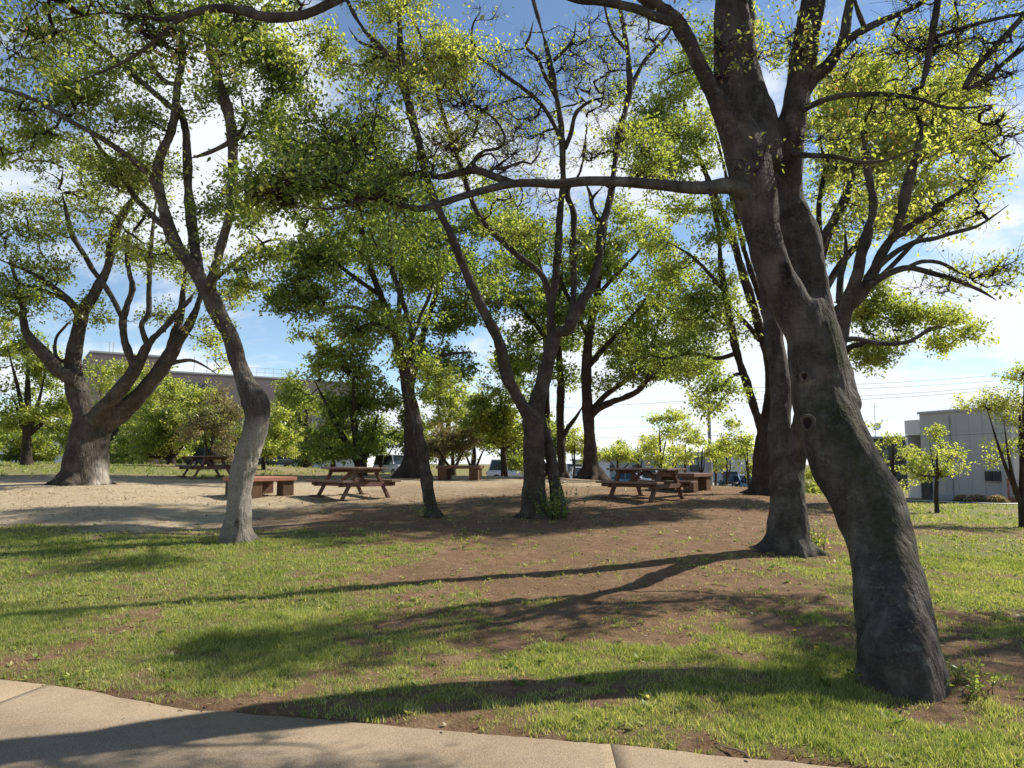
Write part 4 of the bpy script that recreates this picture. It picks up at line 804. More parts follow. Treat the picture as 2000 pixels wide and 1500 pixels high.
tree('bent_trunk_tree', 'slim tree with a pale foot and a sharp bend in its trunk', 11.6, T3_L, T3_B, BARK_GREY, 15, big, voxel=0.024, r_tip=0.0046, spray=0.3, leaf=0.068, nleaf=22, sides=22, flare=0.95, roots=7, thick=0.05,
     cleft_shade=[([(459,1062,11.28),(460,1045,11.32),(462,1020,11.38)], .045)], pale=[([(462,1062,11.6),(466,990,11.6),(476,915,11.6),(500,870,11.55),(515,850,11.55)], .24)])  # pale paints sunlight on the foot; near-black strip paints the root cleft's shade

# ---- far left tree with three heavy stems
T4_L = [
 [(160,948,42,0),(160,930,38,0),(163,900,36,0),(165,870,32,0),(164,840,28,0),(163,812,21,0),(155,780,20,0),(148,755,19,0),(143,727,16,0),(143,700,14,0),(152,657,12,0),(161,612,13,0),(178,585,11,0),(192,560,10,0),(206,535,9.5,0),(216,500,9,0),(229,440,10,0),(246,410,8,0),(262,385,6,0),(275,330,4,0),(280,270,2.5,0)],
 [(148,740,17,-.2),(130,735,14,-.3),(112,722,13,-.4),(91,696,12,-.5),(66,671,10,-.6),(48,640,8,-.7),(42,590,6,-.7),(30,540,4,-.7),(10,490,2.5,-.7)],
 [(183,955,28,.0),(180,930,29,.05),(180,895,30,.1),(184,860,28,.15),(198,833,23,.2),(227,813,19,.2),(262,782,16,.2),(290,752,14,.2),(316,718,15,.2),(335,690,13,.2),(352,662,11,.2),(372,630,8.5,.2),(385,600,6.5,.2),(395,560,4,.2),(400,500,2.5,.2)],
 [(172,850,20,-.1),(184,815,13,-.2),(217,780,14,-.2),(250,742,13,-.2),(272,704,10.5,-.2),(289,672,8.5,-.2),(300,660,6.5,-.2),(325,636,6,-.2),(350,607,5,-.2),(371,585,4,-.2),(388,560,2.5,-.2)],
 [(330,690,9,.2),(336,665,8.5,.3),(348,635,8,.3),(356,590,6,.3),(362,530,4,.3),(370,450,2.5,.3)],
 [(288,672,6,-.2),(280,652,5.2,-.3),(277,632,5,-.3),(290,610,5,-.3),(291,560,5,-.3),(294,500,4.5,-.3),(300,430,3,-.3),(310,360,2,-.3)],
 [(263,718,9,-.2),(252,690,8,-.2),(243,664,7,-.2),(240,630,7,-.2),(247,598,6,-.2),(259,563,5.5,-.2),(252,530,5,-.2),(248,490,4,-.2),(255,420,2.5,-.2)],
 [(242,630,5,-.2),(225,592,5,-.1),(206,560,5,-.1),(182,528,5,0),(172,510,5,0),(150,475,5,.1),(140,455,5,.1),(131,420,4,.1),(120,370,2.5,.1)],
 [(158,625,8,0),(140,594,7,-.2),(115,570,6,-.4),(70,538,5,-.6),(35,521,4,-.8),(0,507,3,-1),(-40,480,2,-1)],
 [(150,600,5,-.1),(120,582,4.4,-.3),(60,560,3.6,-.5),(0,543,2.6,-.7)],
 [(142,700,4,-.1),(120,705,3.5,-.2),(108,690,3.4,-.3),(110,660,2.8,-.3),(125,640,2.4,-.3),(145,620,1.6,-.3)],
 [(326,712,6,.2),(350,706,4,.15),(375,704,3,.1),(400,715,2,.1),(430,735,1.2,.1)]]
T4_B = [(50,400,100,90,-.4,1.4,60,.75,.5,.12),(180,340,110,80,0,1.4,55,.7,.52,.12),(240,470,90,55,0,1.2,42,.6,.55,.12),(80,500,90,50,-.5,1,45,.75,.5,.12),(40,620,70,70,-.6,1,50,.9,.4,.2),(170,600,70,45,-.2,.8,20,.6,.5),(335,520,70,70,.2,1,38,.7,.55,.12),(300,350,90,70,0,1.2,42,.7,.5),(20,300,80,80,-.5,1.2,40,.8,.5),(-60,450,80,150,-.8,1.2,50,.8,.4),(310,600,70,40,0,.8,24,.5,.55),(60,570,70,40,-.6,.8,26,.8,.5),(210,400,150,130,0,1.6,70,.4,.6),(400,660,60,50,.2,.8,22,.5,.75,.05),(450,590,50,40,.3,.8,18,.7,.7)]
tree('three_stem_tree', 'broad old tree at far left whose three heavy stems lean apart, roots in sun', 20.0, T4_L, T4_B, BARK_BROWN, 16, big, voxel=0.04, r_tip=0.0066, spray=0.42, leaf=0.09, nleaf=24, sides=22, flare=0.38, roots=9, lump=0.09, thick=0.075,
     cleft_shade=[([(168,948,19.3),(174,915,19.3),(176,880,19.35)], .06)], pale=[([(190,950,19.6),(205,940,19.9),(196,915,19.9)], .2)])  # sunlit root painted lighter; seam between the stems painted dark as shade

T0_L = [[(2560,1150,50,0),(2550,1000,40,0),(2540,800,34,0),(2530,600,28,0),(2540,400,20,0),(2560,200,12,0),(2570,0,6,0)],[(2535,640,20,0),(2440,480,15,-.3),(2380,330,10,-.5),(2340,180,5,-.6)],[(2532,600,18,0),(2620,450,13,.4),(2680,300,8,.6)],[(2540,400,12,0),(2480,200,8,.8),(2430,60,4,1.2)]]
T0_B = [(2400,260,150,140,-.4,1.4,60,.9,.5),(2560,100,200,150,.2,1.6,80,.9,.5),(2680,300,130,120,.5,1.3,40,.9,.5),(2380,480,90,70,-.4,1,24,.8,.5)]
tree('neighbour_tree', 'tree just outside the right edge that shades the right lawn', 9.6, T0_L, T0_B, BARK_BROWN, 22, big, voxel=0, r_tip=0.005, spray=0.35, leaf=0.08, nleaf=20, sides=14, thick=9)

# ---- thin crooked tree and the trees behind the middle
T6_L = [[(846,1014,18,0),(845,1000,13,0),(840,975,12.5,0),(835,945,11,0),(829,905,10,0),(826,880,10,0),(818,850,10,0),(815,825,8.5,0),(806,790,8.5,0),(800,740,8.5,0),(806,690,7,.1),(802,640,6,.2),(790,600,5.5,.2),(776,560,5,.2),(765,510,4.5,.2),(762,450,3.5,.2),(757,390,2.5,.2)],
 [(803,730,6,0),(793,700,6,-.1),(776,665,5.5,-.2),(760,642,5,-.2),(740,632,4.5,-.3),(715,635,3.6,-.4),(685,650,2.6,-.5),(655,668,1.5,-.6)],
 [(805,665,4,.1),(820,620,3.6,.1),(838,580,3,.1),(850,530,2,.1)],
 [(776,560,3.5,.2),(760,520,3,.2),(735,480,2.4,.2),(715,430,1.5,.2)]]
T6_B = [(800,600,60,70,.1,.6,40,.85,.4),(690,630,60,35,-.4,.5,34,.85,.38),(835,745,30,60,0,.3,20,.9,.55),(750,470,70,60,.2,.7,36,.8,.42),(840,520,45,60,.1,.5,22,.8,.45),(810,690,40,40,0,.3,14,.9,.4)]
tree('crooked_tree', 'thin crooked rough-barked tree standing right of the middle picnic table', 14.6, T6_L, T6_B, BARK_BROWN, 17, big, voxel=0.022, r_tip=0.0045, spray=0.34, leaf=0.078, nleaf=22, sides=14, flare=0.5, lump=0.16, thick=0.05)

T7_L = [[(806,925,30,0),(806,905,21,0),(806,880,17,0),(804,840,16,0),(801,790,14,0),(792,730,12,0),(778,670,10,0),(762,620,8,0),(745,580,7,0),(728,535,6,0),(716,490,5,0),(705,420,4,0),(700,350,2.5,0)],
 [(770,650,6,0),(735,620,5,-.5),(690,600,4,-1),(640,605,3,-1.5),(590,620,2,-2)],
 [(798,770,8,0),(815,700,7,0),(830,640,6,.3),(850,580,5,.5),(870,520,4,.5),(890,440,2.5,.5)],
 [(775,665,6,0),(780,600,5.5,.3),(785,520,5,.5),(790,440,4,.5),(790,360,2.5,.5)],
 [(740,575,4.5,0),(690,540,4,-.3),(640,500,3,-.5),(590,460,2,-.5)],
 [(812,720,5,0),(850,700,4,-.5),(890,690,3,-1),(930,690,2,-1)]]
T7_B = [(610,480,100,80,-.4,2.2,110,1,.42),(755,470,120,80,.3,2.4,120,1,.42),(860,560,95,85,.4,2.2,90,1,.38),(560,590,55,40,-1.5,1.2,24,1,.4),(830,690,80,60,0,1.8,60,1,.32),(700,380,120,70,.3,2.2,75,.95,.48),(920,440,80,75,.4,2,55,.95,.45),(640,560,70,40,-1,1.4,36,1,.4),(740,620,60,40,-.4,1.4,22,.9,.35),(600,380,70,60,0,1.6,36,.9,.5),(700,520,200,150,0,2.6,60,.6,.5),(950,520,90,110,.3,2,40,.7,.48)]
tree('round_crowned_tree', 'tall full-leafed tree whose thick dark trunk stands behind the thin crooked one', 27.0, T7_L, T7_B, BARK_DARK, 18, big, voxel=0.06, r_tip=0.007, spray=0.55, leaf=0.15, nleaf=24, sides=14, flare=0.6, thick=0.12)

T8_L = [[(1157,940,28,0),(1156,920,17,0),(1152,870,12.5,0),(1150,830,12,0),(1147,797,11.5,0),(1145,710,9.5,0),(1153,640,8.5,0),(1164,587,7.5,0),(1172,530,6,0),(1180,470,4.5,0),(1185,410,2.5,0)],
 [(1150,815,9,0),(1170,797,7.5,-.3),(1192,787,7,-.5),(1245,764,6,-1),(1273,729,5,-1.3),(1300,700,4,-1.5),(1340,680,2.5,-1.8)],
 [(1153,806,7,0),(1182,773,5.5,.2),(1227,738,5,.4),(1262,690,4,.6),(1290,630,2.5,.8)],
 [(1146,720,6,0),(1180,680,5,.3),(1215,640,4,.5),(1250,600,3,.6),(1280,550,2,.6)],
 [(1150,660,5,0),(1125,610,4.5,-.3),(1100,560,4,-.5),(1080,500,2.5,-.5)],
 [(1165,580,4.5,0),(1200,540,4,-.3),(1240,500,3,-.5),(1270,460,2,-.5)]]
T8_B = [(1250,640,125,75,.2,2.2,125,1,.48),(1180,555,110,75,.2,2.2,90,1,.48),(1330,715,75,50,-1.5,1.6,45,1,.42),(1240,740,80,32,-.5,1.4,36,.9,.42),(1130,470,110,60,-.2,2,62,.9,.5),(1290,530,90,55,0,2,50,.95,.55),(1100,640,50,60,-.3,1.4,32,.9,.38),(1360,640,50,45,0,1.4,24,.9,.6),(1200,450,80,40,-.4,1.4,26,.8,.55),(1250,620,190,150,0,2.6,70,.6,.52),(1370,760,50,40,-1.2,1.2,20,.8,.5)]
tree('spreading_tree', 'dark trunk left of the right picnic table with one long branch reaching right', 30.0, T8_L, T8_B, BARK_DARK, 19, big, voxel=0.06, r_tip=0.007, spray=0.6, leaf=0.15, nleaf=24, sides=14, flare=0.6, thick=0.12)
T8A_L = [[(1099,938,14,0),(1098,920,9.5,0),(1096,870,8.5,0),(1094,815,8.5,0),(1095,745,8,0),(1090,680,7,0),(1080,620,6,0),(1065,560,5,0),(1050,500,3.5,0),(1040,440,2,0)],
 [(1096,860,5,0),(1110,835,4.5,-.2),(1125,815,3.6,-.4),(1140,790,2,-.4)],[(1090,690,5,0),(1050,640,4.4,-.3),(1010,590,3.5,-.5),(970,540,2,-.5)],[(1080,620,4.5,0),(1095,560,4,0),(1100,500,2.5,0)]]
T8A_B = [(1080,600,95,80,0,2,78,1,.36),(990,525,100,75,-.3,2,75,1,.42),(1050,700,60,55,0,1.6,34,.95,.32),(1060,470,90,60,0,2,45,.95,.48),(960,600,60,60,-.4,1.6,34,1,.35),(1010,430,60,50,-.4,1.4,26,.9,.5)]
tree('slender_dark_tree', 'narrower dark trunk close behind the V-limbed tree, on its right side', 31.0, T8A_L, T8A_B, BARK_DARK, 20, big, voxel=0.06, r_tip=0.007, spray=0.6, leaf=0.15, nleaf=24, sides=12, flare=0.5, thick=0.12)
T8C_L = [[(1076,935,14,0),(1075,900,8,0),(1070,850,7,0),(1068,790,6.5,0),(1066,700,5,0),(1060,600,3,0)]]
tree('screened_tree', 'slim dark trunk mostly hidden by the twin trunks of the V-limbed tree', 33.0, T8C_L, [(1040,720,50,60,0,1.4,30,.95,.32),(1070,650,50,50,0,1.4,24,.95,.36)], BARK_DARK, 21, big, voxel=0, r_tip=0.008, spray=0.6, leaf=0.16, nleaf=22, sides=10, thick=0.3)

# ---- planted trees farther off: base pixel, distance, trunk half-width, crown lobes
def planted(name, label, px, Y, lobes, hw, seed, group, bark=BARK_DARK, leaf=0.16, nleaf=22, spray=0.6, tint=.45, stems=1, tv=.08, fork=None, leafmat=LEAF, r_tip=0.008, sub='tree', low=0):
    gx = (px - 1000) / F * Y / (CP - 0 * SP); gz = float(H(gx, Y))
    # pixel row of the ground there
    zz = (gz - CAM_H) / Y; b = (zz * CP - SP) / (CP + zz * SP); py0 = 750 - b * F
    top = min(l[1] for l in lobes); cx = sum(l[0] * l[4] for l in lobes) / sum(l[4] for l in lobes); cy = sum(l[1] * l[4] for l in lobes) / sum(l[4] for l in lobes)
    fk = fork if fork is not None else cy * 0.45 + py0 * 0.55
    r_ = np.random.default_rng(seed); L = []
    if stems == 1:
        L.append([(px, py0, hw * 1.25, 0), (px + r_.normal(0, 1), (py0 + fk) / 2, hw, 0), (px + (cx - px) * .3, fk, hw * .85, 0), (px + (cx - px) * .8, cy, hw * .5, 0), (cx, (cy + top) / 2, hw * .2, 0)])
        st = (px + (cx - px) * .2, fk + 2, hw * .6, 0)
    else:
        L.append([(px, py0, hw * 1.2, 0), (px, py0 - (py0 - fk) * .4, hw, 0), (px + (cx - px) * .3, fk, hw * .6, 0), (cx, cy, hw * .35, 0)])
        st = (px, py0 - (py0 - fk) * .3, hw * .55, 0)
    for l in lobes:
        d = r_.normal(0, 0.5)
        L.append([st, (st[0] * .5 + l[0] * .5 + r_.normal(0, 3), st[1] * .55 + l[1] * .45, hw * .42, d * .5), (l[0], l[1], hw * .15, d)])
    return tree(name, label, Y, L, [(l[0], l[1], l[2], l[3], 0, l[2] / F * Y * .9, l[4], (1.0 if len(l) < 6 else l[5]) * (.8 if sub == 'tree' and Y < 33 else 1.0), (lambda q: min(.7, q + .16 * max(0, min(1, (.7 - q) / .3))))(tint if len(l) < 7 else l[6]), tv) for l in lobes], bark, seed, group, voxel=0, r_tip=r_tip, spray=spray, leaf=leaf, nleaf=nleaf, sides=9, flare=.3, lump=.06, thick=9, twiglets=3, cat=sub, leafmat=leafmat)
BK = 'planted trees along the far side of the lawn'
planted('leafy_tree', 'olive and rust leafed tree at the extreme left with a dark forked trunk', 52, 36, [(20,760,60,70,60,1,.38),(90,720,60,60,50,1,.42),(60,820,60,40,36,1,.42),(120,780,40,50,26,1,.35),(10,660,60,50,36,1,.38)], 9, 31, BK, tv=.12, fork=850)
planted('leafy_tree', 'pale green tree showing between the stems of the three-stemmed tree', 215, 48, [(230,755,60,45,60),(190,800,65,50,70),(120,830,65,50,60,1,.4),(300,760,30,35,20,1,.65),(250,840,50,40,30,1,.4)], 8, 32, BK, tint=.6, leaf=.19, spray=.7)
planted('leafy_tree', 'round bright green tree right of the three-stemmed tree, several thin trunks', 335, 42, [(340,800,65,55,85,1,.6),(280,850,55,42,60,1,.48),(395,800,45,48,48,1,.66),(330,862,70,35,60,1,.38),(300,800,40,30,24,1,.5),(250,880,30,25,18,1,.35)], 7, 33, BK, leaf=.17, stems=3)
planted('blossom_tree', 'brownish thin-leafed tree just left of the bent trunk', 412, 38, [(400,835,45,45,46,.9,.95),(440,850,40,45,36,.9,.93),(420,800,40,25,20,.8,.96)], 6, 34, BK, tint=.9, tv=.10, leaf=.13, spray=.55, stems=3, leafmat=LEAF_BROWN)
planted('sapling', 'small yellow-gold tree right of the bent trunk', 516, 34, [(545,840,26,30,30,1,.82),(530,870,34,22,26,1,.76),(555,875,24,20,18,1,.74)], 4, 35, BK, leaf=.13, spray=.4, fork=885, tv=.05)
planted('leafy_tree', 'greyish green tree behind the small yellow-gold tree', 600, 52, [(590,820,60,55,70,1,.35),(570,770,40,35,28,1,.45),(630,860,50,35,40,1,.25)], 9, 36, BK, tint=.35, leaf=.2, spray=.7)
planted('leafy_tree', 'big dense dark green tree behind the middle picnic table', 704, 28, [(690,760,85,70,90,.9,.34),(640,800,60,60,50,.9,.3),(740,800,55,60,46,.9,.3),(690,700,75,45,56,.9,.44),(700,850,80,30,44,.9,.28),(610,735,50,45,30,.9,.42)], 12, 37, BK, leaf=.14, nleaf=26, spray=.5, stems=3, fork=880)
planted('leafy_tree', 'fresh light green tree between the thin crooked trunk and the V-limbed tree', 862, 46, [(880,790,50,55,66,1,.55),(850,760,40,35,36,1,.62),(925,810,50,45,46,1,.5)], 7, 38, BK, leaf=.18, spray=.65)
planted('blossom_tree', 'low brownish tree over the dark bench with block legs', 885, 34, [(880,865,45,32,46,.9,.96),(910,875,36,26,28,.9,.93),(850,870,26,26,20,.9,.9)], 6, 39, BK, leaf=.12, spray=.5, tv=.12, stems=3, leafmat=LEAF_BROWN)
planted('leafy_tree', 'mid green tree left of the V-limbed tree, beside a white van', 985, 33, [(985,800,60,65,90,1,.4),(955,850,50,38,50,1,.45),(1010,860,30,40,30,1,.38),(990,740,40,35,30,1,.46),(940,770,30,40,20,1,.42)], 6, 40, BK, leaf=.15, spray=.5)
planted('sapling', 'small yellow green tree seen between two dark trunks right of centre', 1122, 46, [(1122,875,20,26,24,.9,.8),(1120,850,14,18,10,.8,.78)], 2.5, 41, BK, leaf=.17, spray=.45)
YG = 'young trees beside the car park'
for k, (px, Y, lobes, lab) in enumerate([
 (1205, 44, [(1205,880,38,22,40,.9,.7),(1180,890,24,16,16,.9,.66),(1240,890,24,18,16,.9,.72)], 'low spreading young tree just right of the dark branching trunk'),
 (1292, 42, [(1290,850,36,40,46,.75,.8),(1265,880,30,24,22,.8,.74),(1310,820,24,24,16,.6,.85)], 'tallest pale young tree behind the right picnic table'),
 (1338, 45, [(1340,860,30,36,36,.7,.82),(1335,900,28,18,16,.8,.76)], 'pale sparse young tree left of the utility pole'),
 (1368, 40, [(1375,890,26,24,26,.8,.84),(1365,865,16,14,8,.7,.86)], 'small golden young tree at the foot of the utility pole'),
 (1420, 43, [(1425,890,28,26,30,.85,.7),(1405,905,22,16,12,.85,.7)], 'bushy young tree right of the utility pole'),
 (1462, 38, [(1455,880,30,36,36,.8,.68),(1475,910,20,24,20,.9,.6),(1440,850,18,24,10,.4,.7)], 'darker young tree against the dark limbed trunk'),
 (1248, 52, [(1250,865,28,28,34,.9,.6),(1235,890,28,18,18,.9,.55)], 'mid green young tree between the low spreading one and the tallest pale one'),
 (1318, 55, [(1320,845,24,34,34,.9,.62),(1300,885,26,20,20,.9,.55)], 'slim young tree just behind the tallest pale one'),
 (1398, 54, [(1402,870,24,28,30,.9,.6),(1395,895,24,16,16,.9,.55)], 'upright young tree close behind the utility pole'),
 (1155, 50, [(1160,890,24,20,18,.9,.72)], 'little young tree behind the foot of the dark branching trunk')]):
    planted('young_tree', lab, px, Y, lobes, 2.6, 50 + k, YG, leaf=.15, nleaf=18, spray=.42, r_tip=.006, tv=.08)
planted('young_tree', 'short young tree with layered crown on the right lawn', 1830, 26, [(1830,900,52,22,40,.8,.64),(1790,925,26,14,14,.85,.6),(1870,925,26,16,14,.85,.7),(1815,860,22,24,14,.7,.7),(1860,880,20,16,8,.6,.62)], 4, 60, 'young trees on the right lawn', leaf=.10, nleaf=18, spray=.28, fork=930, r_tip=.004)
planted('young_tree', 'bushy young tree peeping out right of the huge leaning trunk', 1742, 30, [(1735,880,30,30,26,.9,.6),(1775,880,24,18,14,.8,.75),(1710,860,18,22,10,.9,.66),(1770,930,18,16,8,.8,.7)], 4, 61, 'young trees on the right lawn', leaf=.11, nleaf=20, spray=.32, r_tip=.005)
planted('young_tree', 'wide airy tree cut by the right edge, dark trunk', 1997, 18.6, [(1960,820,65,50,60,.7,.62),(2010,770,50,50,44,.7,.66),(1925,790,35,30,20,.6,.66),(1970,890,60,25,20,.5,.58),(2060,840,60,60,40,.8,.6),(2000,730,30,25,14,.7,.7)], 7, 62, 'young trees on the right lawn', leaf=.07, nleaf=20, spray=.28, r_tip=.004, stems=3, fork=900)
# a belt of trees behind the lawn, one by one
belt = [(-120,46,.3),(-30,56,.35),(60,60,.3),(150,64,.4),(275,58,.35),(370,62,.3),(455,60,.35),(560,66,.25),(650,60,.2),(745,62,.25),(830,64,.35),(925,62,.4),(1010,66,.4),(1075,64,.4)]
for k, (px, Y, t) in enumerate(belt):
    r_ = np.random.default_rng(300 + k); s = 52.0 / Y; w = 48 * s; yc = 850 + r_.uniform(-12, 12)
    where = ['beyond the left edge', 'behind the rust leafed tree at extreme left', 'left of the three-stemmed tree', 'behind the three-stemmed trunk', 'right of the three-stemmed trunk', 'behind the round bright green tree', 'behind the bent trunk', 'behind the yellow-gold tree', 'left of the dense dark tree', 'right of the dense dark tree', 'behind the thin crooked tree', 'behind the dark bench with block legs', 'behind the white van', 'between the twin trunks and the dark trunks'][k]
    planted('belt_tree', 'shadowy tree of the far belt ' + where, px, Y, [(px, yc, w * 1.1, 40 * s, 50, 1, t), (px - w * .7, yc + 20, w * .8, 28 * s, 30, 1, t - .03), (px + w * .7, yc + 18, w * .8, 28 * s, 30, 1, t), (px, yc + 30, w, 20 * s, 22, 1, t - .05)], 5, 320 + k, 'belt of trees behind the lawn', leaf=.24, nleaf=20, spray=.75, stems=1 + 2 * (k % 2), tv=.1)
# foliage at the foot of trunks
def weeds(name, label, px, Y, n, hgt, spread, tint, seed, leaf=.05):
    r_ = np.random.default_rng(seed); c = P(px, 900, Y); g = float(H(c[0], Y)); root = thing(name, label, 'plant', (c[0], Y, g))
    tw = []; lc = []; ld = []
    for k in range(n):
        o = r_.normal(0, spread, 3); o[2] = 0; tip = o * 1.5 + np.array((r_.normal(0, .08), r_.normal(0, .08), hgt * r_.uniform(.4, 1.1)))
        o[2] = float(H(c[0] + o[0], Y + o[1])) - g - .02
        tw.append(tube(np.array([(*o, .004), (*(o * .5 + tip * .5 + r_.normal(0, .02, 3)), .003), (*tip, .0015)]), 4))
        m = 9; t = r_.uniform(.2, 1.0, m); lc.append(o + (tip - o) * t[:, None]); d = r_.normal(0, 1, (m, 3)); d[:, 2] = np.abs(d[:, 2]) * .5; ld.append(d / np.linalg.norm(d, axis=1, keepdims=True))
    V, Fs = merge_tubes(tw); put('stems', np_mesh('stems', V, Fs, STEM_GREEN), root, 'stuff')
    lc = np.concatenate(lc); ld = np.concatenate(ld); m = len(lc); L = leaf * r_.uniform(.6, 1.3, m); nr = r_.normal(0, .5, (m, 3)); nr[:, 2] += .8
    V, Fq = leaf_quads(lc, ld, nr, L, L * .5); put('leaves', np_mesh('leaves', V, [Fq], LEAF, tint=np.clip(r_.normal(tint, .1, m), 0, 1)), root, 'stuff')
weeds('ivy_clump', 'leafy sprouts growing in the cleft between the twin trunks', 1084, 14.2, 46, .75, .13, .5, 81, .07)
weeds('weed_clump', 'weeds against the right foot of the dark straight trunk', 1590, 10.9, 26, .42, .07, .6, 82)
weeds('weed_clump', 'scruffy weeds at the right foot of the huge leaning trunk', 1858, 5.25, 26, .16, .10, .55, 83, .035)
weeds('weed_clump', 'tuft of weeds at the left foot of the thin crooked tree', 826, 14.5, 14, .3, .06, .5, 84)
weeds('weed_clump', 'low dark weeds at the left foot of the huge leaning trunk', 1672, 5.4, 14, .10, .05, .35, 85, .035)

# ------------------------------------------------------------------ tables, benches
def ground_at(px, Y):
    x = (px - 1000) / F * Y / CP; return x, Y, float(H(x, Y))
def pic_table(label, px, Y, rz, proto=None):
    x, y, z = ground_at(px, Y)
    if proto is not None:
        r = proto.copy(); C.objects.link(r)
        for ch in list(proto.children):
            c = ch.copy(); C.objects.link(c); c.parent = r
            for g in ch.children: d = g.copy(); C.objects.link(d); d.parent = c
        r.location = (x, y, z - .02); r.rotation_euler = (0, 0, rz); r['label'] = label; return r
    t = thing('picnic_table', label, 'picnic table', (x, y, z - .02), rz, 'wooden picnic tables')
    for k in range(4): MB().box((0, -.30 + .2 * k, .735), (1.8, .185, .045), 0, 0, .006).build('tabletop_plank', WOOD_TOP, t)
    for s in (-1, 1):
        st = MB().box((0, s * .66, .43), (1.8, .27, .05), 0, 0, .006).build('seat', WOOD_TOP, t)
        MB().box((0, s * .66, .365), (1.62, .05, .08)).build('seat_rail', WOOD_RED, st)
    for e in (-.6, .6):
        for s in (-1, 1): MB().bar((e, s * .24, .70), (e, s * .64, 0), .055, .10, (1, 0, 0)).build('leg', WOOD_RED, t)
        MB().box((e + .056, 0, .67), (.05, .72, .085)).build('top_crosspiece', WOOD_RED, t)
        MB().box((e + .056, 0, .355), (.05, 1.5, .10)).build('seat_beam', WOOD_RED, t)
    MB().bar((-.55, 0, .40), (0, 0, .70), .05, .08, (0, 1, 0)).build('brace', WOOD_RED, t)
    MB().bar((.55, 0, .40), (0, 0, .70), .05, .08, (0, 1, 0)).build('brace', WOOD_RED, t)
    MB().box((-.6, -.64, .03), (.28, .22, .11), .2, 0, .01).build('foot_block', BLOCK_BROWN, t)
    MB().box((-.6, .64, .03), (.28, .22, .11), .1, 0, .01).build('foot_block', BLOCK_BROWN, t)
    return t
pt = pic_table('picnic table in sun, in front of the dense dark tree', 694, 18.3, R(-48))
pic_table('farthest picnic table, half hidden by the bent trunk', 412, 25.5, R(-50), pt)
pic_table('picnic table in shade, nearest the car park', 1258, 18.0, R(-47), pt)

def low_bench(label, px, Y, rz, size, mat, proto=None, drop=0.0):
    x, y, z = ground_at(px, Y)
    t = thing('low_bench', label, 'bench', (x, y, z - .02), rz, 'low slab benches on blocks')
    a, b = size
    MB().box((0, 0, .44), (a, b, .10), 0, 0, .012).build('slab', mat, t)
    for sx in (-1, 1):
        for sy in (-1, 1):
            MB().box((sx * (a / 2 - .20), sy * (b / 2 - .20), .20), (.30, .30, .40), 0, 0, .01).build('block', BLOCK_BROWN, t)
    return t
low_bench('red slab bench behind the bent trunk, left of the sunlit picnic table', 514, 18.6, R(-42), (1.35, 1.25), SLAB_RED)
low_bench('dark low bench under the low brownish tree', 900, 25.0, R(-8), (1.45, .9), WOOD_RED)  # darker slab material stands in for shade on this bench
low_bench('low slab bench right behind the shaded picnic table', 1326, 21.0, R(-38), (1.35, 1.25), WOOD_RED)  # slab colour darkened to paint the shade this bench stands in

# ------------------------------------------------------------------ buildings
def wall_frame(p0, p1):
    """a wall from p0 to p1 seen from its front: returns (origin, angle, length); local x along the wall, local -y towards the viewer"""
    d = np.array(p1) - np.array(p0); return (p0[0], p0[1], 0.0), math.atan2(d[1], d[0]), float(np.linalg.norm(d))
# right building
pA = ((1749 - 1000) / F * 53.5 / CP, 53.5); pB = ((1966 - 1000) / F * 45.0 / CP, 45.0)
org, ang, ln = wall_frame(pA, pB)
gz = -1.12
bld = thing('grey_building', 'pale grey two-storey building with two small windows behind the right lawn', 'building', (org[0], org[1], gz), ang)
split = 1.9
MB().box(((split + ln) / 2, 3.1, 3.0), (ln - split, 6.0, 6.0)).build('wall', WALL_GREY, bld)
MB().box((split / 2, 3.3, 5.05), (split - .01, 5.4, 1.0)).build('wall', WALL_PALE, bld)
MB().box((split / 2, 3.3, 1.45), (split - .01, 5.4, 2.9)).build('wall', WALL_PALE, bld)
MB().box((.12, 3.3, 3.72), (.22, 5.4, 1.62)).build('wall', WALL_PALE, bld)
MB().box((split / 2 + .1, 4.8, 3.72), (split - .3, .2, 1.62)).build('recess_wall', WALL_DARK, bld)
MB().box(((split + ln) / 2, .07, 5.96), (ln - split + .1, .2, .16)).build('coping', METAL_GREY, bld)
MB().box(((split + ln) / 2, .085, .22), (ln - split + .02, .08, .44)).build('plinth', WALL_BLUEGREY, bld)
for k in range(1, 7): MB().box((split + (ln - split) * k / 7, .094, 3.2), (.025, .02, 5.4)).build('wall_joint', METAL_GREY, bld)
for zz in (2.75, 4.6): MB().box(((split + ln) / 2, .093, zz), (ln - split, .02, .03)).build('wall_joint', METAL_GREY, bld)
for t in (.775, .86):
    w = MB().box((split + (ln - split) * t - .15, .08, 1.72), (.52, .10, .62)).build('window', FRAME_DK, bld)
    MB().box((split + (ln - split) * t - .15, .026, 1.72), (.44, .02, .54)).build('pane', GLASS, w)
    MB().box((split + (ln - split) * t - .15, .02, 1.39), (.6, .1, .04)).build('sill', METAL_GREY, w)
d = MB().box((split + .35, .07, 1.0), (.9, .12, 2.0)).build('door', FRAME_DK, bld)
MB().box((split + .35, .0, 1.15), (.66, .03, 1.4)).build('pane', GLASS, d); MB().cyl((split + .68, -.02, 1.0), (split + .68, -.06, 1.0), .03).build('handle', METAL_GREY, d)
pp = MB().cyl((split + (ln - split) * .36, .0, .4), (split + (ln - split) * .36, .0, 5.6), .05, n=8).build('drainpipe', METAL_GREY, bld)
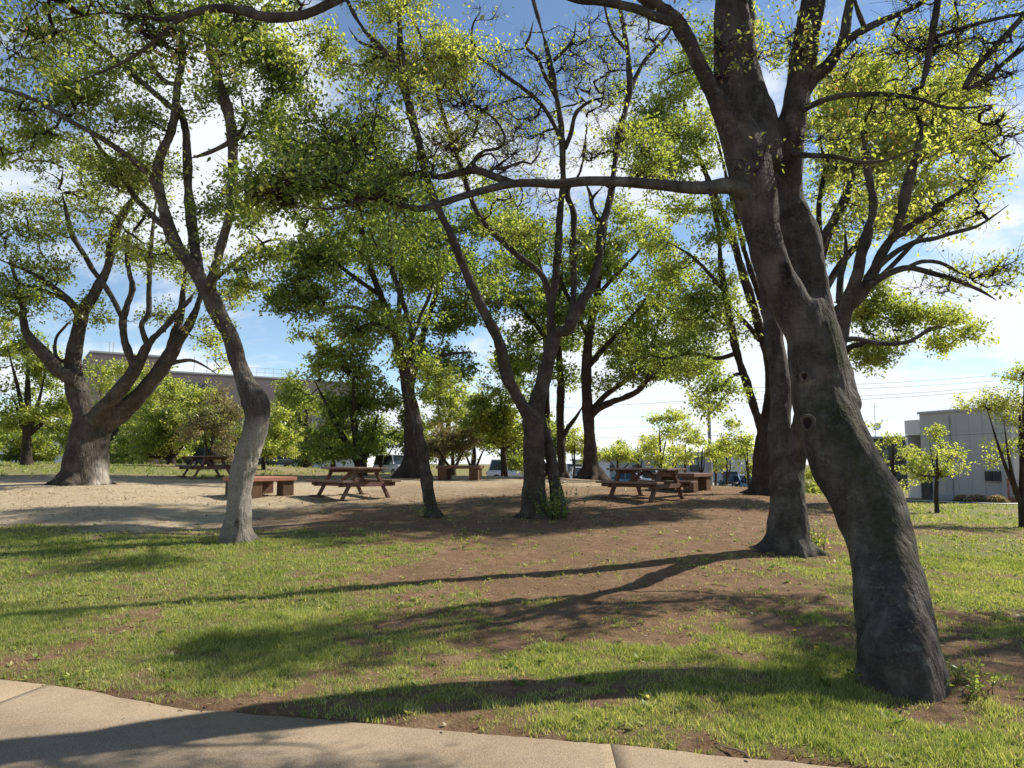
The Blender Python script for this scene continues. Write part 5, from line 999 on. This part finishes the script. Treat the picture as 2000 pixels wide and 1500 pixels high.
# dark building behind it
bx, by = (1725 - 1000) / F * 76 / CP, 76.0
dk = thing('dark_building', 'low dark building with an antenna mast, left of the pale grey building', 'building', (bx, by, -1.3), R(-14))
MB().box((0, 2.5, 2.55), (9, 5, 5.1)).build('wall', WALL_DARK, dk)
MB().box((0, 2.4, 5.2), (9.6, 5.6, .22)).build('roof', WALL_BLUEGREY, dk)
for k in range(3):
    w = MB().box((-2.6 + 2.2 * k, -.03, 3.6), (1.3, .1, 1.0)).build('window', FRAME_DK, dk); MB().box((-2.6 + 2.2 * k, -.09, 3.6), (1.15, .03, .85)).build('pane', GLASS, w)
ms = thing('antenna_mast', 'thin antenna mast with a small dish on the dark roof', 'antenna', (bx - .3, by + 1.5, 3.95))
MB().cyl((0, 0, 0), (0, 0, 3.6), .035, .02, 8).build('pole', METAL_GREY, ms)
dish = MB()
rr = [0, .15, .28, .38]; dep = [0, .02, .07, .13]; n = 16; v = []; f = []
for r0, d0 in zip(rr, dep):
    for k in range(n): v.append((r0 * math.cos(2 * math.pi * k / n) + .1, -.12 - d0, 1.15 + r0 * math.sin(2 * math.pi * k / n)))
for i in range(3):
    for k in range(n): f.append((i * n + k, i * n + (k + 1) % n, (i + 1) * n + (k + 1) % n, (i + 1) * n + k))
dish.add(v, f).build('dish', WHITE, ms); MB().bar((0, 0, 1.15), (.1, -.13, 1.15), .04, .04).build('bracket', METAL_GREY, ms)
MB().bar((-.45, 0, 3.2), (.45, 0, 3.2), .02, .02).build('aerial', METAL_GREY, ms)
# left long building
pA = ((172 - 1000) / F * 104 / CP, 104.0); pB = ((690 - 1000) / F * 126.0 / CP, 126.0)
org, ang, ln = wall_frame(pA, pB); g0 = .3
lb = thing('mauve_building', 'long mauve grey building with a stepped flat roof behind the left trees', 'building', (org[0], org[1], g0), ang)
k1 = 9.9
MB().box((k1 / 2, 6, 8.35), (k1, 12, 16.7)).build('wall', WALL_MAUVE, lb)
MB().box(((k1 + ln) / 2, 6.3, 7.3), (ln - k1 - .02, 12, 14.6)).build('wall', WALL_MAUVE, lb)
MB().box((k1 / 2, .04, 16.62), (k1 + .1, .2, .25)).build('coping', METAL_GREY, lb)
MB().box(((k1 + ln) / 2, .34, 14.5), (ln - k1, .2, .22)).build('coping', METAL_GREY, lb)
sg = MB().box((k1 + 4.3, .24, 12.6), (3.0, .1, .7)).build('sign_board', WALL_DARK, lb)
for k in range(5):
    w = MB().box((k1 + 6 + 4.4 * k, .26, 8.0), (2.2, .12, 1.5)).build('window', METAL_GREY, lb); MB().box((k1 + 6 + 4.4 * k, .19, 8.0), (1.9, .04, 1.2)).build('pane', GLASS, w)
for k in range(5):
    w = MB().box((k1 + 6 + 4.4 * k, .26, 3.6), (2.2, .12, 1.7)).build('window', METAL_GREY, lb); MB().box((k1 + 6 + 4.4 * k, .19, 3.6), (1.9, .04, 1.4)).build('pane', GLASS, w)
rail = MB()
for k in range(15): rail.cyl((k1 + 7 + 1.3 * k, 1.0, 14.6), (k1 + 7 + 1.3 * k, 1.0, 16.0), .03, n=5)
for h in (15.3, 16.0): rail.cyl((k1 + 7, 1.0, h), (k1 + 7 + 1.3 * 14, 1.0, h), .03, n=5)
rail.build('roof_rail', METAL_GREY, lb)
for xx in (2.6, 3.1, 14.2, 16.1): MB().cyl((xx, 2, 14.5), (xx, 2, 18.4 if xx < 10 else 17.2), .05, n=6).build('roof_mast', METAL_GREY, lb)
# low sheds beyond the car park
for k, (px, Y, w, h, m, lab) in enumerate([(1290, 106, 19, 3.5, WALL_BLUEGREY, 'low blue-grey shed behind the parked cars'), (1152, 84, 4.2, 2.5, WHITE, 'small white hut left of the parked cars'), (1440, 112, 16, 4.3, WALL_PALE, 'low pale building behind the utility pole'), (60, 92, 15, 3.6, WHITE, 'pale low building at far left behind the tree belt'), (600, 88, 15, 4.0, WALL_PALE, 'pale low building behind the dense dark tree')]):
    x, y, z = ground_at(px, Y); b = thing('low_building', lab, 'building', (x, y, z - .1), R(-6))
    MB().box((0, 2, h / 2), (w, 4, h)).build('wall', m, b); MB().box((0, 1.9, h + .07), (w + .5, 4.5, .14)).build('roof', METAL_GREY, b)
    for q in range(max(1, int(w / 4))):
        xx = -w / 2 + 2 + 4 * q; o = MB().box((xx, -.02, h * .55), (1.3, .1, .9)).build('window', FRAME_DK, b); MB().box((xx, -.08, h * .55), (1.15, .03, .75)).build('pane', GLASS, o)
# utility poles and wires
ux, uy, uz = ground_at(1383, 52)
def pole(lab, x, y, z, h):
    t = thing('utility_pole', lab, 'utility pole', (x, y, z), 0, 'utility poles')
    MB().cyl((0, 0, -.2), (0, 0, h), .15, .10, 12).build('shaft', CONC_POLE, t)
    for k, q in enumerate((.35, 1.15)): 
        a = MB().bar((-.9, -.13, h - q), (.9, -.13, h - q), .09, .09).build('crossarm', METAL_GREY, t)
        for s in (-.8, -.3, .3, .8): MB().cyl((s, -.13, h - q + .05), (s, -.13, h - q + .22), .05, .03, 8).build('insulator', WHITE, a)
    return t
pole('grey concrete utility pole standing among the pale young trees', ux, uy, uz, 7.6)
wire_ends = []
def wire(lab, a, b, sag, r=.010):
    pts = []
    for k in range(25):
        t = k / 24; q = np.array(a) * (1 - t) + np.array(b) * t; q[2] -= sag * 4 * t * (1 - t); pts.append((*q, r))
    v, q, c = tube(np.array(pts), 5); o = put('overhead_wire', np_mesh('overhead_wire', v, [q, c], CABLE, smooth=True)); tag(o, lab, 'wire', 'overhead wires')
top = uz + 7.6
for k, (dz, ex, lab) in enumerate([(-.13, 736, 'topmost overhead wire crossing the right sky'), (-.35, 748, 'second overhead wire down in the right sky'), (-.95, 757, 'third overhead wire down in the right sky'), (-1.2, 762, 'lowest of the sloping overhead wires in the right sky')]):
    e = P(2150, ex - 22, 47 - k * .2); wire(lab, (ux + (-.8, -.3, .3, .8)[k], uy - .13, top + dz), e, .35)
for k, (za, zb, lab) in enumerate([(-.9, -.6, 'upper level wire running left from the utility pole'), (-2.6, -2.2, 'middle level wire running left from the utility pole'), (-3.3, -3.2, 'lowest level wire running left from the utility pole')]):
    wire(lab, (ux, uy, top + za), (ux - 34, uy + 26, top + zb + 1.0), .5)
wire('level wire passing in front of the pale grey building', (ux, uy, top - 3.4), P(2100, 838, 44), .3)
# low planting and lattice at the right building
def azalea(lab, px, Y, w, h, seed):
    r_ = np.random.default_rng(seed); x, y, z = ground_at(px, Y); n = 900
    v = rdir(n); v[:, 2] = np.abs(v[:, 2]); c = v * np.array((w / 2, .45, h)) * r_.uniform(.7, 1, (n, 1)); d = v + r_.normal(0, .5, (n, 3)); d /= np.linalg.norm(d, axis=1, keepdims=True)
    V, Fq = leaf_quads(c, d, r_.normal(0, 1, (n, 3)), np.full(n, .13), np.full(n, .08)); root = thing('azalea_bush', lab, 'bush', (x, y, z), 0, 'azalea bushes by the grey building')
    put('foliage', np_mesh('foliage', V, [Fq], PINK, tint=r_.uniform(.15, 1, n)), root, 'stuff')
    st = MB()
    for k in range(7): st.cyl((r_.normal(0, w / 8), 0, -.05), (r_.normal(0, w / 4), r_.normal(0, .2), h * .8), .015, .006, 5)
    st.build('stems', TWIG, root, 'stuff')
planted('shrub', 'yellow-green shrub seen in the gap between the two nearest right trunks', 1592, 27, [(1592,948,26,20,26,1,.66),(1612,960,18,14,12,1,.6),(1585,925,16,16,10,.9,.7)], 2, 70, None, leaf=.09, nleaf=22, spray=.25, r_tip=.004, stems=3, sub='shrub')
azalea('clipped pink azalea bush at the foot of the grey building, left one', 1895, 44.0, 1.7, .42, 91); azalea('clipped green and pink azalea bush, right one by the grey building', 1932, 43.0, 1.3, .4, 92); azalea('low green bush against the grey building plinth', 1866, 45.0, 1.0, .4, 93)
x, y, z = ground_at(1990, 44); lf = thing('lattice_fence', 'red-brown lattice fence right of the grey building', 'fence', (x, y, z), R(-10))
lat = MB()
for k in range(11): lat.bar((-.9 + .18 * k, 0, .3), (-.9 + .18 * k, 0, 1.3), .02, .02, (0, 1, 0))
for k in range(6): lat.bar((-.9, .022, .3 + .2 * k), (.9, .022, .3 + .2 * k), .02, .02, (0, 1, 0))
lat.build('lattice', RED_LATTICE, lf)
for s in (-.95, .95): MB().box((s, 0, .7), (.08, .08, 1.4)).build('post', RED_LATTICE, lf)
MB().box((0, 0, .14), (2.0, .12, .3)).build('base_wall', RED_LATTICE, lf)
# pavement in front of the right building
def strip(name, pts_a, pts_b, mat, lift):
    V = []
    for (xa, ya), (xb, yb) in zip(pts_a, pts_b):
        for t in np.linspace(0, 1, 8):
            x, y = xa + (xb - xa) * t, ya + (yb - ya) * t; V.append((x, y, float(ground_base(x, y)) + lift))
    idx = np.arange(len(V)).reshape(len(pts_a), 8); Fq = np.stack((idx[:-1, :-1], idx[1:, :-1], idx[1:, 1:], idx[:-1, 1:]), -1).reshape(-1, 4)
    put(name, np_mesh(name, V, [Fq], mat), kind='structure')
PAVE = mat_plain('pale_pavement', (0.5, .48, .45), .9, .1, 3)
ASPH = mat_plain('car_park_asphalt', (0.075, .075, .08), .9, .2, 2)
gp = lambda px, Y: ((px - 1000) / F * Y / CP, Y)
strip('pavement', [gp(p, q) for p, q in ((1700, 50.5), (1780, 46.5), (1860, 43.4), (1940, 41), (2050, 39), (2200, 37))], [gp(p, q) for p, q in ((1700, 52), (1780, 48), (1860, 44.6), (1940, 42.2), (2050, 43.5), (2200, 41.5))], PAVE, .05)
strip('car_park', [gp(p, 58.0) for p in range(1080, 1560, 30)], [gp(p, 100.0) for p in range(1080, 1560, 30)], ASPH, .06)

# ------------------------------------------------------------------ cars
def car(label, px, Y, rz, colour, tall=False, proto=None, lift=.06):
    x, y, z = ground_at(px, Y); z = float(ground_base(x, y)) + lift
    t = thing('parked_car', label, 'car', (x, y, z), rz, 'cars parked beyond the park')
    paint = CAR_COL[colour]; Lh, Wh = 2.1, .84
    h1, h2 = (.95, 1.75) if tall else (.82, 1.45)
    prof = [(-Lh, .30), (-Lh, .62), (-Lh + .1, h1 - .08), (-.95 if not tall else -1.35, h1), (-.95 if not tall else -1.35, h1 + .01), (1.75, h1 + .02), (Lh - .04, h1 - .05), (Lh, .55), (Lh, .30)]
    b = MB(); bm = bmesh.new(); n = len(prof)
    vs = [bm.verts.new((s * Wh, yy, zz)) for s in (-1, 1) for yy, zz in prof]
    bm.faces.new(vs[:n][::-1]); bm.faces.new(vs[n:])
    for k in range(n): bm.faces.new((vs[k], vs[(k + 1) % n], vs[n + (k + 1) % n], vs[n + k]))
    bmesh.ops.remove_doubles(bm, verts=bm.verts, dist=.012); bmesh.ops.recalc_face_normals(bm, faces=bm.faces[:])
    bmesh.ops.bevel(bm, geom=[e for e in bm.edges], offset=.06, segments=2, affect='EDGES', clamp_overlap=True)
    me = bpy.data.meshes.new('body'); bm.to_mesh(me); bm.free(); me.materials.append(paint); me.polygons.foreach_set('use_smooth', np.ones(len(me.polygons), bool)); put('body', me, t)
    f0, f1, r1, r0 = (-1.3, -.75, 1.7, 1.95) if tall else (-.95, -.25, 1.05, 1.7)
    def cab(z0, z1, w0, w1, e):
        return [(-w0, f0 + e, z0), (w0, f0 + e, z0), (w0, r0 - e, z0), (-w0, r0 - e, z0), (-w1, f1, z1), (w1, f1, z1), (w1, r1, z1), (-w1, r1, z1)]
    MB().add(cab(h1 - .02, h2 - .06, Wh - .05, Wh - .2, 0), [(0, 3, 2, 1), (4, 5, 6, 7), (0, 1, 5, 4), (1, 2, 6, 5), (2, 3, 7, 6), (3, 0, 4, 7)]).build('windows', GLASS, t)
    MB().box((0, (f1 + r1) / 2, h2 - .03), (2 * Wh - .34, r1 - f1 + .08, .08), 0, 0, .03).build('roof', paint, t)
    for s in (-1, 1):
        MB().bar((s * (Wh - .06), f0 + .02, h1), (s * (Wh - .2), f1, h2 - .03), .06, .07, (1, 0, 0)).build('pillar', paint, t)
        MB().bar((s * (Wh - .06), (f0 + r0) / 2 + .1, h1), (s * (Wh - .2), (f1 + r1) / 2 + .1, h2 - .03), .06, .09, (1, 0, 0)).build('pillar', paint, t)
        MB().bar((s * (Wh - .06), r0 - .04, h1), (s * (Wh - .2), r1, h2 - .03), .06, .12, (1, 0, 0)).build('pillar', paint, t)
        for yy in (-1.3, 1.3):
            w = MB().cyl((s * (Wh - .2), yy, .31), (s * (Wh + .015), yy, .31), .31, n=18).build('wheel', RUBBER, t); MB().cyl((s * (Wh), yy, .31), (s * (Wh + .025), yy, .31), .19, n=14).build('rim', METAL_GREY, w)
        MB().box((s * .6, -Lh + .02, .66), (.34, .09, .14), 0, 0, .02).build('headlight', LAMP, t); MB().box((s * .66, Lh - .0, .72), (.26, .06, .18), 0, 0, .02).build('tail_light', LAMP_RED, t)
        MB().box((s * (Wh + .06), f0 + .25, h1 + .06), (.16, .10, .12), 0, 0, .02).build('mirror', paint, t)
    MB().box((0, -Lh + .0, .42), (1.1, .05, .16)).build('grille', FRAME_DK, t); MB().box((0, -Lh - .03, .45), (.34, .015, .16)).build('number_plate', WHITE, t)
    return t
car('white car side-on, nearest behind the shaded picnic table', 1345, 62, R(78), 'white')
car('pale blue car seen over the shaded picnic table', 1232, 66, R(70), 'blue')
car('white van behind the shaded picnic table', 1266, 70, R(60), 'white', True)
car('dark maroon car at the foot of the utility pole', 1392, 66, R(12), 'maroon')
car('black van right of the utility pole', 1412, 64, R(8), 'black', True)
car('grey-blue car under the young trees right of the utility pole', 1446, 63, R(15), 'blue', False)
car('dark grey car beside the dark limbed trunk', 1475, 61, R(10), 'grey')
car('white car between the two dark trunks right of the V-limbed tree', 1132, 64, R(5), 'white')
car('dark car left in the gap between two dark trunks', 1116, 68, R(12), 'grey', True)
car('silver car at the back of the car park', 1310, 84, R(5), 'silver')
car('white van left of the V-limbed tree, beyond the lawn', 1006, 58, R(80), 'white', True, lift=.03)
car('grey car in the tree belt under the farthest picnic table', 425, 60, R(85), 'grey', lift=.03)
car('grey car in the tree belt right of the bent trunk', 560, 62, R(85), 'grey', lift=.03)
car('white van between the dense dark tree and the thick dark trunk', 772, 62, R(40), 'white', True, lift=.03)

# ------------------------------------------------------------------ small things
def dandelion(lab, px, py):
    x, y = flat_hit(px, py); z = float(H(x, y)); t = thing('dandelion', lab, 'flower', (x, y, z), 0, 'yellow dandelions in the grass')
    MB().cyl((0, 0, -.01), (.005, .004, .075), .003, .0025, 6).build('stem', STEM_GREEN, t)
    m = MB()
    for ring, (n, r, zz) in enumerate(((12, .02, .078), (10, .014, .083), (6, .008, .087))):
        for k in range(n):
            a = 2 * math.pi * k / n + ring * .2; c, s = math.cos(a), math.sin(a); m.add([(.005 + c * .002 - s * .002, .004 + s * .002 + c * .002, .077), (.005 + c * r - s * .003, .004 + s * r + c * .003, zz), (.005 + c * r + s * .003, .004 + s * r - c * .003, zz)], [(0, 1, 2)])
    m.build('flower_head', YELLOW, t)
dandelion('yellow dandelion nearest the huge leaning trunk', 1594, 1288); dandelion('yellow dandelion in the grass left of and beyond the other one', 1552, 1262)
def stick(lab, px, py, l, a, seed):
    x, y = flat_hit(px, py); r_ = np.random.default_rng(seed); z = float(H(x, y)) + .012; p = []
    for k in range(6):
        t = k / 5 - .5; xx, yy = x + math.cos(a) * l * t + r_.normal(0, .008), y + math.sin(a) * l * t + r_.normal(0, .008); p.append((xx, yy, float(H(xx, yy)) + .015, .006 * (1.2 - k / 6)))
    v, q, c = tube(catmull(p, .03), 6); o = put('fallen_twig', np_mesh('fallen_twig', v, [q, c], mat_twig_dry, smooth=True)); tag(o, lab, 'twig', 'fallen twigs')
mat_twig_dry = simple_bark('dry_twig', (.22, .16, .11))
stick('dry twig lying in the shaded grass left of the huge trunk', 1390, 1352, .32, .5, 1); stick('dry twig on the bare earth below the branch shadow', 1175, 1205, .4, 1.1, 2); stick('dark twig at the path edge, right part', 1430, 1470, .22, 2.4, 3); stick('dry twig on bare earth near the tip of the branch shadow', 1400, 1215, .3, 2.6, 4)
